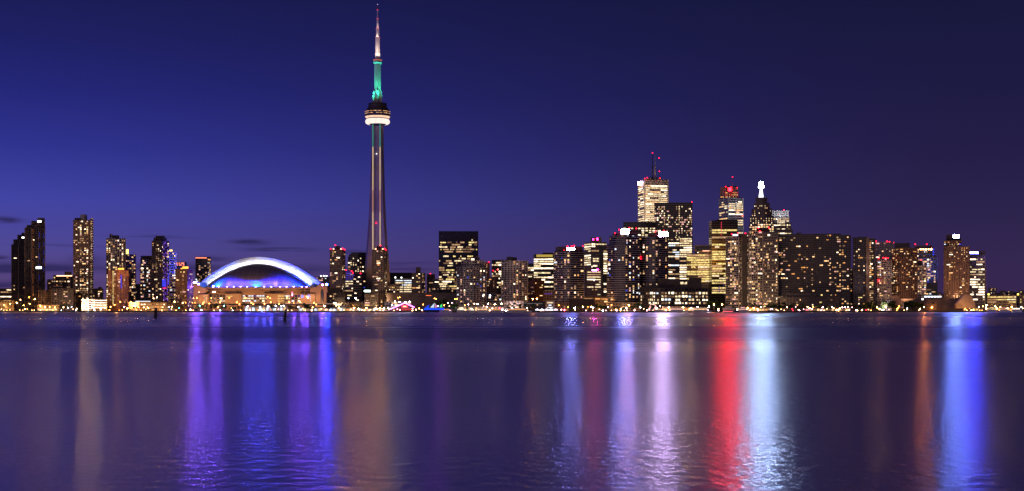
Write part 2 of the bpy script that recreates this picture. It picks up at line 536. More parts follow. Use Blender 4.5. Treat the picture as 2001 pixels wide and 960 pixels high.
for x, ya, yb, m in ((51, 470, 590, BLUE_SOFT), (77, 452, 560, BLUE_SOFT), (85.5, 455, 540, BLUE_SOFT)):
    mb = MB()
    for k in range(26):
        y = ya + (yb - ya) * (k + .2) / 26
        if (k * 7) % 5 in (0, 3): continue
        q = pt(x, y, 2277) - O; mb.box((q.x - .35, q.y - .4, q.z), (q.x + .35, q.y, q.z + 2.6))
    mb.build('light_strip', glow('dim_blue_strip', (.04, .05, 1), .3, False), T, kind='stuff')
mb = MB()
for k in range(40):
    q = pt(64.5, 450 + k * 3.45, 2277) - O
    if k % 7 == 3: continue
    mb.box((q.x - .7, q.y - .4, q.z), (q.x + .7, q.y, q.z + 1.5))
mb.build('light_strip', glow('dim_orange_strip', (1, .3, .1), .2, False), T, kind='stuff')
mb = MB(); q = pt(70, 526, 2276) - O; r = pt(92, 526, 2276) - O
mb.box((q.x, q.y - 1, q.z - .5), (r.x, q.y + 1, q.z)); mb.build('hoist_platform', METAL, T)

building('apartment_block', 'mid-rise block with a warm lit cornice left of the tall bright condominium', 'building', 2270,
         [b(92, 122, 546, vis=585), b(104, 143, 538, part='upper_block', dD=6, vis=585), b(126, 140, 531, part='penthouse', dD=14, p=0, noslab=1)],
         'condo_brown', 'res', .2, RESB, depth=26, signs=[(110, 141, 538.2, 540.2, WARM_TRIM, -3, 'cornice_light')])
building('office_building', 'dark low block with a band of windows in front of the dark twin towers', 'building', 2190,
         [b(75, 102, 567, vis=602)], 'low_dark', 'res', .16, RESB)
building('apartment_block', 'dark gridded low-rise between the dark low block and the white parking garage', 'building', 2180,
         [b(100, 143, 564, vis=602), b(104, 122, 558, part='penthouse', dD=8, p=0, noslab=1)], 'low_dark', 'res', .2, RES)
building('pavilion', 'long yellow glowing market pavilion low on the quay at the left', 'pavilion', 2090,
         [b(73, 116, 596)], 'low_tan', 'strip', .9, OFFY + [('bright', 5)])

T, O = building('apartment_tower', 'tallest bright condominium on the left with a round drum on its roof', 'tower', 2240,
         [b(143, 182, 430, xc=176.5, vis=590, depth=26), b(146, 157, 426, part='penthouse', dD=10, p=0, noslab=1, depth=14), b(176, 182.5, 426.5, part='roof_wall', dD=9, p=0, noslab=1, depth=10, st='office_white')],
         'condo_brown', 'res', .36, RESB)
mb = MB(); q = pt(163.5, 430, 2258) - O; r = (pt(170, 430, 2258) - O).x - q.x
zt = (pt(163, 420, 2258) - O).z
mb.lathe([(r, q.z - 1), (r, zt), (r * .92, zt + .3), (0.01, zt + .3)], (q.x, q.y), 20); mb.build('roof_drum', PALE, T)
building('parking_garage', 'brilliantly lit white open parking garage below the tall bright condominium', 'garage', 2120,
         [b(160, 209, 584, p=0)], 'garage', 'strip', 0, OFFW, depth=30,
         signs=[(170, 208, y + .6, y + 1.7, glow('garage_light', (1, .80, .66), 4.5, True, .5), 1.2, 'ceiling_light') for y in (586.2, 590.8, 595.4, 600)] +
               [(160, 168, y + .5, y + 1.5, MATS['garage_light'], 1.2, 'ceiling_light') for y in (588, 593.5, 599.5)])
building('apartment_block', 'small beige block far back between the bright condominium and the pale gridded tower', 'building', 2420,
         [b(181, 202, 564, vis=583), b(192, 199, 561, part='penthouse', dD=5, p=0)], 'low_tan', 'res', .2, RESB)

building('apartment_tower', 'pale gridded tower with clustered roof boxes behind the orange brick slab', 'tower', 2280,
         [b(208, 245.5, 466, bow=6, vis=590), b(214, 220, 457, part='penthouse', dD=10, p=0, noslab=1, st='office_white', depth=10), b(219, 233, 460, part='penthouse', dD=12, p=0, noslab=1, st='plain_wall', depth=14)],
         'condo_grid', 'res', .25, RESB)
T, O = building('apartment_tower', 'orange floodlit brick slab with a lit stair strip, in front of the pale gridded tower', 'tower', 2150,
         [b(211, 252, 528, xc=228, vis=600, p=.22, depth=24, st='brick_plain'), b(230, 244, 523.5, part='penthouse', dD=12, p=0, noslab=1, depth=12, st='brick_plain')],
         'brick', 'res', .12, RESB, signs=[(230.5, 242.5, 524, 527.4, ORANGE_BOX, -10, 'roof_lantern')])
mb = MB()
for k in range(24):
    q = pt(221.8, 530 + k * 2.85, 2160) - O; mb.box((q.x - .9, q.y - 1.2, q.z - 1.5), (q.x + .9, q.y - .2, q.z))
mb.build('stair_window', WARM['yellow'], T, kind='stuff')
mb = MB()
for k in range(9):
    q = pt(237, 540 + k * 3, 2153) - O; mb.box((q.x - .5, q.y - .8, q.z), (q.x + .5, q.y, q.z + 2))
mb.build('light_strip', BLUE_SOFT, T, kind='stuff')

building('apartment_tower', 'slim tower with a yellow lantern on its roof corner behind the orange brick slab', 'tower', 2330,
         [b(245, 265.5, 497, vis=592)], 'condo_grid', 'res', .3, RES, depth=26, signs=[(246.5, 251, 487.5, 496.5, YEL_BOX, -4, 'roof_lantern')])
building('apartment_tower', 'grey tower with a dark flat top left of the blue lit tower', 'tower', 2330,
         [b(274, 297, 506, vis=590), b(275, 297, 500, part='upper_block', dD=3, p=0, st='dark_wall')], 'condo_grid', 'res', .17, RESC, depth=26)
building('apartment_block', 'small grey block deep in the gap beside the grey flat-topped tower', 'building', 2440,
         [b(264, 274, 555, vis=590)], 'office_grey', 'res', .15, RESC)
T, O = building('apartment_tower', 'dark tower with a blue washed side and rounded top behind the quay sheds', 'tower', 2260,
         [b(297, 330, 470, xc=316, vis=590, depth=20), b(300, 326, 465, part='upper_block', dD=6, p=0, depth=18, noslab=1), b(304, 322, 461, part='penthouse', dD=9, p=0, noslab=1, depth=14, st='dark_wall')],
         'condo_dark', 'res', .24, RESB)
mb = MB(); rng = random.Random(3)
for k in range(46):
    for xx in (317.5, 320.5, 324, 327.3):
        if rng.random() < .55:
            q = pt(xx, 474 + k * 2.55, 2266) - O; mb.box((q.x - .7, q.y - .6, q.z), (q.x + .7, q.y - .3, q.z + 1.4))
mb.build('light_strip', VIOLET_SOFT, T, kind='stuff')
for x0, x1, ya, yb, m in ((317, 324, 545, 560, BLUE_SOFT), (328.2, 330, 532, 556, BLUE_SOFT), (318, 325, 562, 564.5, glow('magenta_soft', (1, .03, .25), 1.2))):
    mb = MB(); q = pt(x0, yb, 2260) - O; r = pt(x1, ya, 2260) - O
    n = max(1, int((r.z - q.z) / 3))
    for k in range(n):
        mb.box((q.x, q.y - .6, q.z + k * 3), (r.x, q.y - .1, q.z + k * 3 + 2.0))
    mb.build('light_strip', m, T, kind='stuff')
building('apartment_tower', 'slim white banded tower right of the blue washed tower', 'tower', 2300,
         [b(330, 345, 492, vis=590)], 'office_white', 'res', .34, RESC, depth=24, signs=[(331, 337, 488.5, 491, YEL_BOX, 2, 'roof_lantern')])
building('apartment_tower', 'brown tower with a salmon glowing top floor behind the brick slab by the stadium', 'tower', 2320,
         [b(344, 364.5, 520, vis=527), b(344, 364.5, 512, base=519.8, part='crown', pat='res', p=.8, pal=[('salmon', 1)])], 'condo_dark', 'res', .1, RES, depth=24)
T, O = building('apartment_tower', 'brown brick slab with a lit stair strip beside the stadium', 'tower', 2160,
         [b(343, 376.5, 526, xc=366, vis=600, depth=22), b(356, 368, 520.5, part='penthouse', dD=12, p=0, noslab=1, depth=12)],
         'brick', 'res', .24, RESB, signs=[(353, 356.5, 524, 526, ORANGE_BOX, -3, 'roof_lantern'), (356.5, 368, 521, 525.4, ORANGE_BOX, -10, 'roof_lantern')])
mb = MB()
for k in range(24):
    q = pt(355.2, 529 + k * 2.85, 2163) - O; mb.box((q.x - .9, q.y - 1.2, q.z - 1.5), (q.x + .9, q.y - .2, q.z))
mb.build('stair_window', WARM['yellow'], T, kind='stuff')
building('apartment_tower', 'blue glass tower with a salmon glowing crown rising behind the left end of the stadium', 'tower', 2560,
         [b(382, 412, 509, xc=406, vis=560), b(382, 412, 502, base=508.8, part='crown', xc=406, pat='strip', p=1.0, pal=[('salmon', 4), ('orange', 1)])], 'condo_glass', 'res', .24, RES, depth=26)
building('office_building', 'small low office with pale roof lights behind the right end of the stadium', 'building', 2560,
         [b(618, 644, 541, vis=560)], 'office_grey', 'office', .5, [('pink', 2), ('cool', 1)], signs=[(626 + k * 5.4, 628.4 + k * 5.4, 538.4, 540.4, glow('roof_lamp_cool', (.9, .92, 1), 8), 2, 'roof_lamp') for k in range(3)])

# --- around the tall observation tower
TW_RED = lambda x0, x1, y: [(x0, y), (x1, y + 2)]
building('apartment_tower', 'tan slab tower with red roof lamps between the stadium and the observation tower', 'tower', 2230,
         [b(644.5, 674.5, 488, xc=668, vis=580, depth=24), b(654.5, 664.5, 481, part='penthouse', dD=10, p=0, noslab=1, depth=10)],
         'condo_brown', 'res', .17, RESB, red=[(646, 486.5), (655.5, 479.5, -10), (669.5, 486), (673.5, 488)],
         signs=[(650.5, 653, 485.6, 488, WARM_TRIM, 1, 'roof_lamp'), (665, 667.5, 485.6, 488, WARM_TRIM, 1, 'roof_lamp')])
building('apartment_tower', 'tan slab tower with red roof lamps standing in front of the observation tower', 'tower', 2200,
         [b(727, 756, 488, xc=750, vis=600, depth=24), b(736, 746, 481, part='penthouse', dD=10, p=0, noslab=1, depth=10)],
         'condo_brown', 'res', .2, RESB, red=[(743.5, 480, -10), (751.5, 486), (754, 488.5)],
         signs=[(732.5, 735.5, 485.6, 488, WARM_TRIM, 1, 'roof_lamp'), (746.5, 749.5, 485.6, 488, WARM_TRIM, 1, 'roof_lamp')])
building('office_tower', 'dark teal glass office with a rounded shoulder left of the observation tower', 'tower', 2640,
         [b(680, 722, 502, bow=5, vis=533), b(682, 722, 497, part='upper_block', dD=4, p=0, bow=4), b(686, 722, 493.5, part='roof', dD=7, p=0, bow=3, noslab=1)],
         'office_dark', 'office', .55, OFF)
building('office_building', 'pale banded office with brightly lit floors and red lamps left of the observation tower', 'building', 2330,
         [b(673, 707, 533, xc=691, vis=588, depth=28, p=.25, hi=548 - 14), b(676, 690, 529.5, part='penthouse', dD=12, p=0, noslab=1, st='plain_wall')],
         'office_tan', 'strip', .8, OFFW, red=[(676, 528, -12), (687, 529.5, -8), (689.6, 533), (704.5, 534.5)])
building('office_building', 'dark maroon block squeezed against the foot of the observation tower', 'building', 2420,
         [b(690, 716, 533, vis=575)], 'low_dark', 'res', .06, RES)
building('apartment_block', 'dark mid-rise with brown balconies right beside the stadium', 'building', 2180,
         [b(638, 674, 571, vis=594), b(642, 664, 563, part='upper_block', dD=8, st='dark_wall', p=0)], 'low_dark', 'res', .25, RESB)
building('apartment_block', 'brown brick low-rise on the quay below the pale banded office', 'building', 2110,
         [b(675, 713, 591, vis=602)], 'low_dark', 'res', .12, RES)
building('office_building', 'small dark office with a green-white rooftop sign at the foot of the observation tower', 'building', 2130,
         [b(712, 738, 574, vis=600), b(712, 734, 567, part='upper_block', dD=6, p=0, st='dark_wall', noslab=1)], 'low_dark', 'res', .3, RESB,
         signs=[(711.5, 724, 567.2, 570.6, GREEN_WHITE, 2)])
building('arena', 'wide dark flat-roofed arena behind the white gridded office', 'building', 2700,
         [b(757, 806, 533, vis=533, p=0)], 'dark_wall', 'res', 0, depth=60)
building('office_building', 'white gridded office with bright rows behind the slim brown apartment tower', 'building', 2520,
         [b(771, 806, 544, vis=572)], 'office_white', 'strip', .8, [('cream', 3), ('cool', 2), ('yellow', 1)], signs=[(771, 774, 541, 544, PALE_SIGN, 2, 'roof_lamp'), (783, 786, 541.5, 544, PALE_SIGN, 2, 'roof_lamp')])
building('office_building', 'pinkish low office with three lit columns right of the observation tower', 'building', 2480,
         [b(757, 781, 556, vis=572)], 'office_tan', 'res', .4, RESB)
building('apartment_tower', 'slim brown apartment tower with a square roof box right of the observation tower', 'tower', 2150,
         [b(804.5, 830.5, 533, xc=824, vis=600, depth=20), b(812.5, 822, 522.5, part='penthouse', dD=8, p=0, noslab=1, depth=10)],
         'condo_brown', 'res', .17, RESB)
building('office_building', 'distant dark block with a lone red lamp left of the broad dark office tower', 'building', 2750,
         [b(834, 850, 536, vis=572, p=.06), b(846, 860, 545, part='annex', dD=-40, vis=572, st='office_grey', p=.15)], 'low_dark', 'office', .1, OFF, red=[(841, 535)])
building('office_building', 'pale grey low office peeking out left of the broad dark office tower', 'building', 2600,
         [b(838, 859, 561, vis=573)], 'office_grey', 'res', .25, RES)
building('storage_building', 'long windowless brown building behind the lit market hall and the bare lamps', 'building', 2080,
         [b(756, 893, 572.5, p=0)], 'plain_wall', 'res', 0, depth=40, signs=[(770, 780, 575.4, 576.8, glow('red_neon', (1, .18, .04), 1.6), 1, 'sign'), (832, 843, 577, 578.4, MATS['red_neon'], 1, 'sign')])

# --- the broad dark office tower and its neighbours
building('office_tower', 'broad flat-topped dark office tower with golden lit floors', 'tower', 2420,
         [b(857.5, 934.5, 452, vis=574, hi=470, depth=36)], 'office_dark', 'office', .5, [('cream', 4), ('dim', 3), ('faint', 3), ('yellow', 1.5), ('bright', .4)], red=[], 
         masts=[(858.5, 450, 453, .4), (933.5, 449.5, 453, .4)])
T, O = building('apartment_tower', 'stepped glass condominium in front of the broad dark office tower', 'tower', 2020,
         [b(893, 950, 520, bow=8, vis=592), b(902, 947, 509, part='upper_block', dD=4, bow=6, depth=24), b(921, 937, 502, part='penthouse', dD=10, p=0, noslab=1, depth=12, st='plain_wall')],
         'condo_grid', 'res', .19, RESC, signs=[(920.5, 927, 505.5, 509, WARM['bright'], -2, 'lit_penthouse')])
building('apartment_tower', 'narrow orange-brown tower with two red roof lamps behind the stepped condominium', 'tower', 2300,
         [b(941, 957, 513, vis=592)], 'brick', 'res', .18, [('orange', 3), ('warm', 2)], red=[(946, 512), (955, 512)])
building('apartment_block', 'brown mid-rise between the two gridded condominiums', 'building', 2120,
         [b(949, 971, 542, vis=592)], 'brick', 'res', .22, RESB)
building('apartment_block', 'low glassy mid-rise tucked left of the second gridded condominium', 'building', 2060,
         [b(951, 985, 573, vis=594)], 'condo_glass', 'res', .22, RESC)
building('office_tower', 'dark glass office behind the second gridded condominium', 'tower', 2520,
         [b(961, 990, 508, vis=585)], 'office_dark', 'office', .5, OFF, depth=30, red=[(964, 529, 14), (972, 527, 14)])
building('apartment_tower', 'gridded pale condominium with a dark notch in its roof box, right of the stepped one', 'tower', 2010,
         [b(980, 1031, 510, bow=8, vis=592), b(990, 1003, 502, part='penthouse', dD=10, p=0, noslab=1, depth=12, st='plain_wall'), b(1003, 1010, 503, part='penthouse', dD=6, p=0, noslab=1, depth=12, st='dark_wall')],
         'condo_grid', 'res', .20, RESB)
building('office_tower', 'dark office with lit rows seen between the gridded condominium and the gold-topped office', 'tower', 2560,
         [b(1029, 1046, 515, vis=550)], 'office_dark', 'strip', .6, OFF, depth=24)
building('office_tower', 'office with a gold lit crown and dense bright rows left of the round condominium', 'tower', 2450,
         [b(1043, 1083, 497, vis=580, hi=506), b(1060, 1082, 494, part='penthouse', dD=6, p=0, noslab=1)], 'office_dark', 'strip', .85, OFFW, depth=34,
         signs=[(1048, 1080, 497.6, 502.6, GOLD_CROWN, 1.2, 'crown_window')])
building('apartment_block', 'brown brick mid-rise at the foot of the gold-topped office', 'building', 2090,
         [b(1033, 1064, 548, vis=588, xc=1045, depth=20), b(1040, 1058, 543, part='upper_block', dD=8, p=0)], 'brick', 'res', .07, RESB)
building('office_building', 'low office with a violet window band beside the brown brick mid-rise', 'building', 2080,
         [b(1062, 1086, 568, p=.0)], 'low_tan', 'res', .0, signs=[(1064 + k * 4, 1067 + k * 4, 573, 575.6, WARM['violet'], 1, 'window') for k in range(4)])

T, O = building('apartment_tower', 'round-fronted glass condominium with a white rooftop sign, left of the logo office', 'tower', 1990,
         [b(1083, 1141, 490, bow=12, vis=586), b(1086, 1139, 482.5, part='penthouse', dD=8, p=0, bow=8, noslab=1, depth=22, st='plain_wall')],
         'condo_glass', 'res', .17, RES, red=[(1094, 491), (1102, 490), (1109, 481.5), (1117, 481), (1122, 480.5), (1139, 481)],
         signs=[(1108, 1123, 484.3, 493, WHITE_SIGN, 10)])
building('office_tower', 'tall mullioned tan office with two red squares on its roof box', 'tower', 2480,
         [b(1142, 1186, 473, vis=525, xc=1155, depth=34), b(1154, 1175.5, 464, part='penthouse', dD=12, p=0, noslab=1, st='tan_wall')], 'office_mullion', 'strip', .5, OFFW,
         signs=[(1158, 1160, 466.5, 469.5, RED_SIGN, -5, 'red_light'), (1166, 1168.6, 465.5, 469.5, RED_SIGN, -5, 'red_light')])
building('office_building', 'tan banded office with a pink and red illuminated logo', 'building', 2180,
         [b(1147, 1177, 525, vis=580, hi=532)], 'office_tan', 'strip', .65, OFFW,
         signs=[(1157, 1166.5, 527, 529.4, PINK_SIGN, 2), (1165.8, 1169.4, 525.8, 528.6, RED_SIGN, 2.6)])
building('office_tower', 'dark slab office with bright edge floors between the logo office and the tall glass condominium', 'tower', 2320,
         [b(1170, 1189, 479, vis=580, p=.0), b(1179, 1189, 486, part='office_wing', dD=-10, vis=578, p=.75, depth=16), b(1158, 1172, 503, part='annex', dD=-12, vis=525, st='office_mullion', p=.15)], 'office_dark', 'strip', .7, OFFW)
building('storage_building', 'pale stone low annex with tall lit fins at the foot of the dark slab office', 'building', 2190,
         [b(1179, 1188, 551, vis=579)], 'office_mullion', 'strip', .7, OFF)

# --- central core
building('office_tower', 'dark round-cornered office behind the tall pair of glass condominiums', 'tower', 2560,
         [b(1218, 1282, 434, bow=3, vis=470, hi=446, depth=40)], 'office_dark', 'strip', .8, OFFW)
T, O = building('office_tower', 'gold-white marble skyscraper with three antennas, tallest of the office towers', 'tower', 2760,
         [b(1246.5, 1306.5, 350, xc=1259, vis=440, hi=358, depth=42)], 'office_marble', 'strip', .93, [('cream', 5), ('warm', 2), ('bright', 2)],
         red=[(1275, 299, -12), (1288, 309, -20), (1288.5, 335, -20), (1260, 349), (1265, 347.5), (1289.5, 348.5)],
         masts=[(1275, 300, 350, 1.5, 12, DARKC), (1280.2, 300, 350, 1.7, 14, S_LIGHT), (1288.2, 310, 350, .45, 20, RED_L if 0 else METAL)],
         signs=[(1261, 1272, 352.6, 357.6, glow('roof_sign_white', (.85, .60, 1), 110), -4), (1246.6, 1251.4, 355, 361, MATS['roof_sign_white'], -24)])
mb = MB(); q = pt(1280, 350, 2790) - O; mb.box((q.x - 14, q.y - 3, q.z - 1), (q.x + 12, q.y + 12, q.z + 3)); mb.build('roof_house', METAL, T)
building('office_tower', 'broad black skyscraper in front of the gold-white marble one', 'tower', 2560,
         [b(1278.5, 1353, 396, vis=550, hi=402, p=.3, pat='res', pal=[('cream', 3), ('pink', 2), ('dim', 4), ('bright', 1)], depth=40), 
          b(1328, 1354, 461, part='office_wing', dD=-24, vis=550, pat='strip', p=.85, pal=OFFW, depth=20), b(1293, 1328, 470, part='office_wing', dD=-22, vis=550, pat='strip', p=.5, pal=OFFW + [('cool', 2)], depth=20)],
         'office_dark', 'strip', .5, OFFP, red=[(1352, 395.5)])
building('apartment_tower', 'tallest glass condominium of the waterfront pair, stepped top and white rooftop sign', 'tower', 1985,
         [b(1187, 1250, 478, bow=10, vis=590), b(1191, 1249, 462, part='upper_block', dD=4, bow=9, depth=26), b(1198, 1246, 455, part='upper_block', dD=8, bow=6, depth=20), b(1216, 1246, 448, part='penthouse', dD=12, p=0, noslab=1, depth=12, st='plain_wall')],
         'condo_glass', 'res', .15, RESC, red=[(1202, 456), (1209.5, 449), (1213, 454), (1230, 445.5), (1243.5, 446.5)],
         signs=[(1213.5, 1230, 448, 457, WHITE_SIGN, 6)])
building('apartment_tower', 'second glass condominium of the waterfront pair, with a dazzling rooftop sign', 'tower', 1995,
         [b(1250, 1306, 463, bow=9, vis=572), b(1268, 1304, 455, part='penthouse', dD=8, p=0, noslab=1, bow=5, depth=20, st='plain_wall')],
         'condo_glass', 'res', .22, RES + [('pink', 2)], red=[(1251.5, 502), (1252, 506), (1280.5, 452.5), (1297, 451), (1288, 461)],
         signs=[(1287, 1305, 453.5, 462.5, glow('dazzling_sign', (.72, .50, 1), 300), 4)])
building('office_building', 'yellow lit glass office with a dark cap between the black skyscraper and the gold tower', 'building', 2380,
         [b(1342, 1366, 497, vis=552, pal=OFFY, p=.65), b(1364, 1388, 489, part='office_wing', dD=-6, vis=552, hi=496, p=.97, pal=OFFY), b(1357, 1388, 479.5, part='upper_block', dD=20, p=0)],
         'office_gold', 'strip', .8, OFFY, signs=[(1373, 1386, 489.4, 491.4, glow('pink_band', (1, .45, .3), 2), 8, 'crown_window'), (1362.5, 1364.8, 492.6, 494.6, WARM['bright'], 10, 'roof_lamp')])
T, O = building('office_tower', 'gold glass tower with an orange lit edge, in front of the white marble skyscraper', 'tower', 2330,
         [b(1385.5, 1442, 431, xc=1391, vis=576, hi=449, depth=42, skip=0), b(1400, 1441, 429, part='penthouse', dD=14, p=0, noslab=1)],
         'office_gold', 'strip', .72, OFFY)
mb = MB(); q = pt(1391, 603, 2331) - O; r = pt(1442, 603, 2331) - O
mb.box((q.x, q.y - 1.2, (pt(0, 451.5, 2330) - O).z), (r.x, q.y - .3, (pt(0, 449.5, 2330) - O).z)); mb.build('crown_window', WARM['yellow'], T)
rng = random.Random(11)
for x, k0, k1 in ((1409.5, 0, 8), (1417, 0, 11), (1427, 0, 4), (1406, 33, 41), (1414, 34, 42), (1420, 33, 40)):
    mb = MB()
    for k in range(k0, k1):
        if rng.random() < .3: continue
        q = pt(x, 434 + k * 3.4, 2330) - O; mb.box((q.x - .5, q.y - .6, q.z - 2), (q.x + .5, q.y - .2, q.z))
    mb.build('light_strip', WARM['red'] if k0 == 0 else WARM['violet'], T, kind='stuff')
T, O = building('office_tower', 'white banded skyscraper with a dark crown and a red glowing logo', 'tower', 2700,
         [b(1405, 1453, 386, xc=1422.5, vis=462, hi=392, depth=40, p=.72), b(1407, 1443, 366, base=387, part='crown', dD=20, p=.5, st='office_granite', pal=[('orange', 2), ('red', 1), ('warm', 2)], hi=376, depth=34, pat='res'), b(1415, 1441, 364, base=368, part='crown', dD=24, p=0, st='dark_wall', depth=24, noslab=1)],
         'office_white', 'strip', .7, [('cream', 4), ('warm', 2), ('bright', 1)], depth=40,
         red=[(1418, 365, -12), (1440.5, 367, -10), (1431.5, 346, -12), (1451, 422, 3)],
         masts=[(1431.5, 346, 382, .5, 12)], signs=[(1423.2, 1429.2, 366.6, 374, LOGO_RED, -14)])
T, O = building('office_tower', 'granite skyscraper stepping up to a brilliant white beacon', 'tower', 2580,
         [b(1464, 1512.5, 437, vis=462, bow=3), b(1465.5, 1511.5, 422, part='tier', dD=3, base=438, bow=3, depth=30), b(1469, 1508.5, 408, part='tier', dD=6, base=423, bow=3, depth=28, pat='res', p=.25),
          b(1473.5, 1504, 397, part='tier', dD=9, base=409, bow=2, depth=22, p=.2, pat='res'), b(1477, 1499, 386, part='tier', dD=12, base=398, bow=2, depth=16, p=0)],
         'office_granite', 'strip', .8, [('cream', 4), ('warm', 4), ('bright', 2)], red=[])
BEACON_SIDE = glow('beacon_side', (.6, .78, 1), 22)
def front_lamp(mb, name, T):
    for k, f in enumerate(mb.f):
        n_ = (Vector(mb.v[f[1]]) - Vector(mb.v[f[0]])).cross(Vector(mb.v[f[2]]) - Vector(mb.v[f[0]]))
        mb.m[k] = 0 if n_.length > 1e-6 and n_.normalized().y < -.45 else 1
    mb.build(name, [BEACON, BEACON_SIDE], T)
cx = pt(1487.3, 603, 2600) - O; s = 2600 / F; zp = lambda y: zz(y, 2600) - LAND
mb = MB(); mb.lathe([(4.9 * s, zp(386)), (4.2 * s, zp(381)), (2.9 * s, zp(374)), (2.6 * s, zp(368.5)), (.01, zp(368.4))], (cx.x, cx.y), 10)
mb.build('beacon_shaft', glow('beacon_shaft_lit', (.9, .95, 1), 2.2), T)
mb = MB(); mb.lathe([(.01, zp(368.6)), (5.2 * s, zp(368)), (5.4 * s, zp(362.5)), (2.6 * s, zp(361.6))], (cx.x, cx.y), 10); front_lamp(mb, 'beacon_lamp', T)
mb = MB(); mb.lathe([(2.6 * s, zp(361.4)), (4.6 * s, zp(360.2)), (4.2 * s, zp(356.6)), (2.0 * s, zp(355.2)), (.01, zp(355))], (cx.x, cx.y), 10); front_lamp(mb, 'beacon_lamp', T)
building('office_tower', 'granite tower with a white floodlit crown right of the beacon skyscraper', 'tower', 2660,
         [b(1511, 1542.5, 424, vis=462, p=.5), b(1512.5, 1541, 412, base=425, part='crown', dD=3, p=.12, pat='res', pal=[('dim', 1), ('cool', 1)], st='office_white', hi=418), b(1509, 1546, 436, part='lower_block', dD=-6, vis=462, depth=30), b(1508, 1549, 448, part='lower_block', dD=-12, vis=462, depth=30), b(1507.5, 1514, 411.5, base=425, part='crown', dD=8, p=0, st='office_white', depth=10)],
         'office_granite', 'office', .7, OFFW, red=[(1532, 410.5)])

# --- right of the core
building('apartment_tower', 'pale ribbed condominium with a violet rooftop sign in front of the gold tower', 'tower', 2040,
         [b(1418.5, 1461.5, 463, xc=1443, vis=598, depth=26), b(1443, 1460, 457, part='penthouse', dD=8, p=0, noslab=1, st='dark_wall', depth=12)],
         'condo_grid', 'res', .27, RESB, red=[(1430, 457.5), (1442, 456), (1456.5, 456)], signs=[(1432, 1442, 458, 461, glow('violet_sign', (.55, .6, 1), 6), -8)])
building('apartment_tower', 'condominium half ribbed and half dark glass, below the beacon skyscraper', 'tower', 2030,
         [b(1460.5, 1492, 452, xc=1468, vis=596, depth=26), b(1491, 1520.5, 453, part='glass_wing', dD=-4, st='office_bronze', vis=596, p=.24), b(1478, 1503, 446.5, part='penthouse', dD=10, p=0, noslab=1, st='dark_wall', depth=12)],
         'condo_grid', 'res', .24, RESB, red=[(1482, 446, -6), (1484.5, 452), (1502.5, 445, -6)])
building('apartment_building', 'huge wide slab of flats with scattered warm windows, broadest block on the right', 'building', 2060,
         [b(1520, 1642, 457.5, vis=596, depth=26), b(1634, 1662, 459, part='end_wing', dD=-14, vis=596, p=.16, depth=26), b(1556, 1566, 455, part='roof_house', dD=8, p=0, noslab=1, depth=10)],
         'slab_flats', 'res', .12, [('warm', 5), ('dim', 5), ('orange', 3), ('bright', 1.6), ('pink', 2), ('faint', 3)], cap=100)
building('terrace_block', 'dark stepped lower terrace at the foot of the huge wide slab', 'building', 1960,
         [b(1524, 1640, 580, p=.05, vis=603), b(1536, 1632, 573, part='upper_block', dD=14, p=.08)], 'low_dark', 'res', .06, RESB, depth=24)
building('apartment_tower', 'dark brown tower with a blank vertical wall right of the huge wide slab', 'tower', 2060,
         [b(1667, 1693, 464, vis=596), b(1692, 1699, 464.6, part='blank_wall', dD=-8, st='tan_wall', p=0), b(1698, 1710.5, 466, part='end_wing', dD=-2, vis=596, p=.35, pal=RESB), b(1675, 1695, 463, part='roof_house', dD=8, p=0, noslab=1, depth=10)],
         'condo_dark', 'res', .19, RESB)
building('apartment_tower', 'slim tower almost hidden in the gap right of the huge wide slab', 'tower', 2260,
         [b(1661, 1669, 525, vis=596)], 'condo_brown', 'res', .3, RESB)
building('apartment_tower', 'white latticed condominium with red roof lamps, taller one behind', 'tower', 2200,
         [b(1711, 1746, 473, vis=510)], 'lattice', 'res', .14, RESB, red=[(1712, 472), (1733.5, 472), (1738, 472.6), (1746, 474)])
building('apartment_tower', 'white latticed condominium, shorter one in front', 'tower', 2080,
         [b(1714, 1742, 508, vis=585)], 'lattice', 'res', .2, RES, red=[(1717, 505), (1726, 504), (1730.5, 504), (1735, 504.5), (1716.5, 547), (1717, 550)])
building('hotel_building', 'brown slab hotel with many small lights and a dark roof box', 'hotel', 2060,
         [b(1742, 1793, 484, xc=1757, vis=578, depth=26), b(1748, 1778, 475, part='penthouse', dD=16, p=0, noslab=1, st='plain_wall')],
         'hotel', 'res', .2, [('warm', 4), ('orange', 4), ('bright', 1), ('dim', 2)])
building('apartment_tower', 'pale blue stepped condominium with orange roof lamps right of the brown slab hotel', 'tower', 2180,
         [b(1790, 1832, 503, vis=578), b(1791, 1828, 496, part='upper_block', dD=4, depth=24), b(1792, 1824, 485, part='upper_block', dD=8, depth=18), b(1786, 1822, 480, part='penthouse', dD=12, p=0, noslab=1, st='plain_wall', depth=12)],
         'condo_grid', 'res', .26, RESC, red=[(1788.5, 477.5), (1811, 477.5), (1800, 508, 30)], signs=[(1798 + k * 5.2, 1800.2 + k * 5.2, 486, 488.4, glow('orange_roof_lamp', (1, .17, .03), 130), 2, 'roof_lamp') for k in range(5)] + [(1822.5, 1825.5, 486 + k * 5, 489 + k * 5, BLUE_SOFT, 1, 'light_strip') for k in range(3)])
building('apartment_tower', 'white latticed mid-rise with a blank blue-grey cap in front of the pale blue condominium', 'tower', 2090,
         [b(1793, 1810, 519, vis=578), b(1792, 1803, 510, part='upper_block', dD=4, p=0, st='plain_wall', depth=16)], 'lattice', 'res', .3, RES)
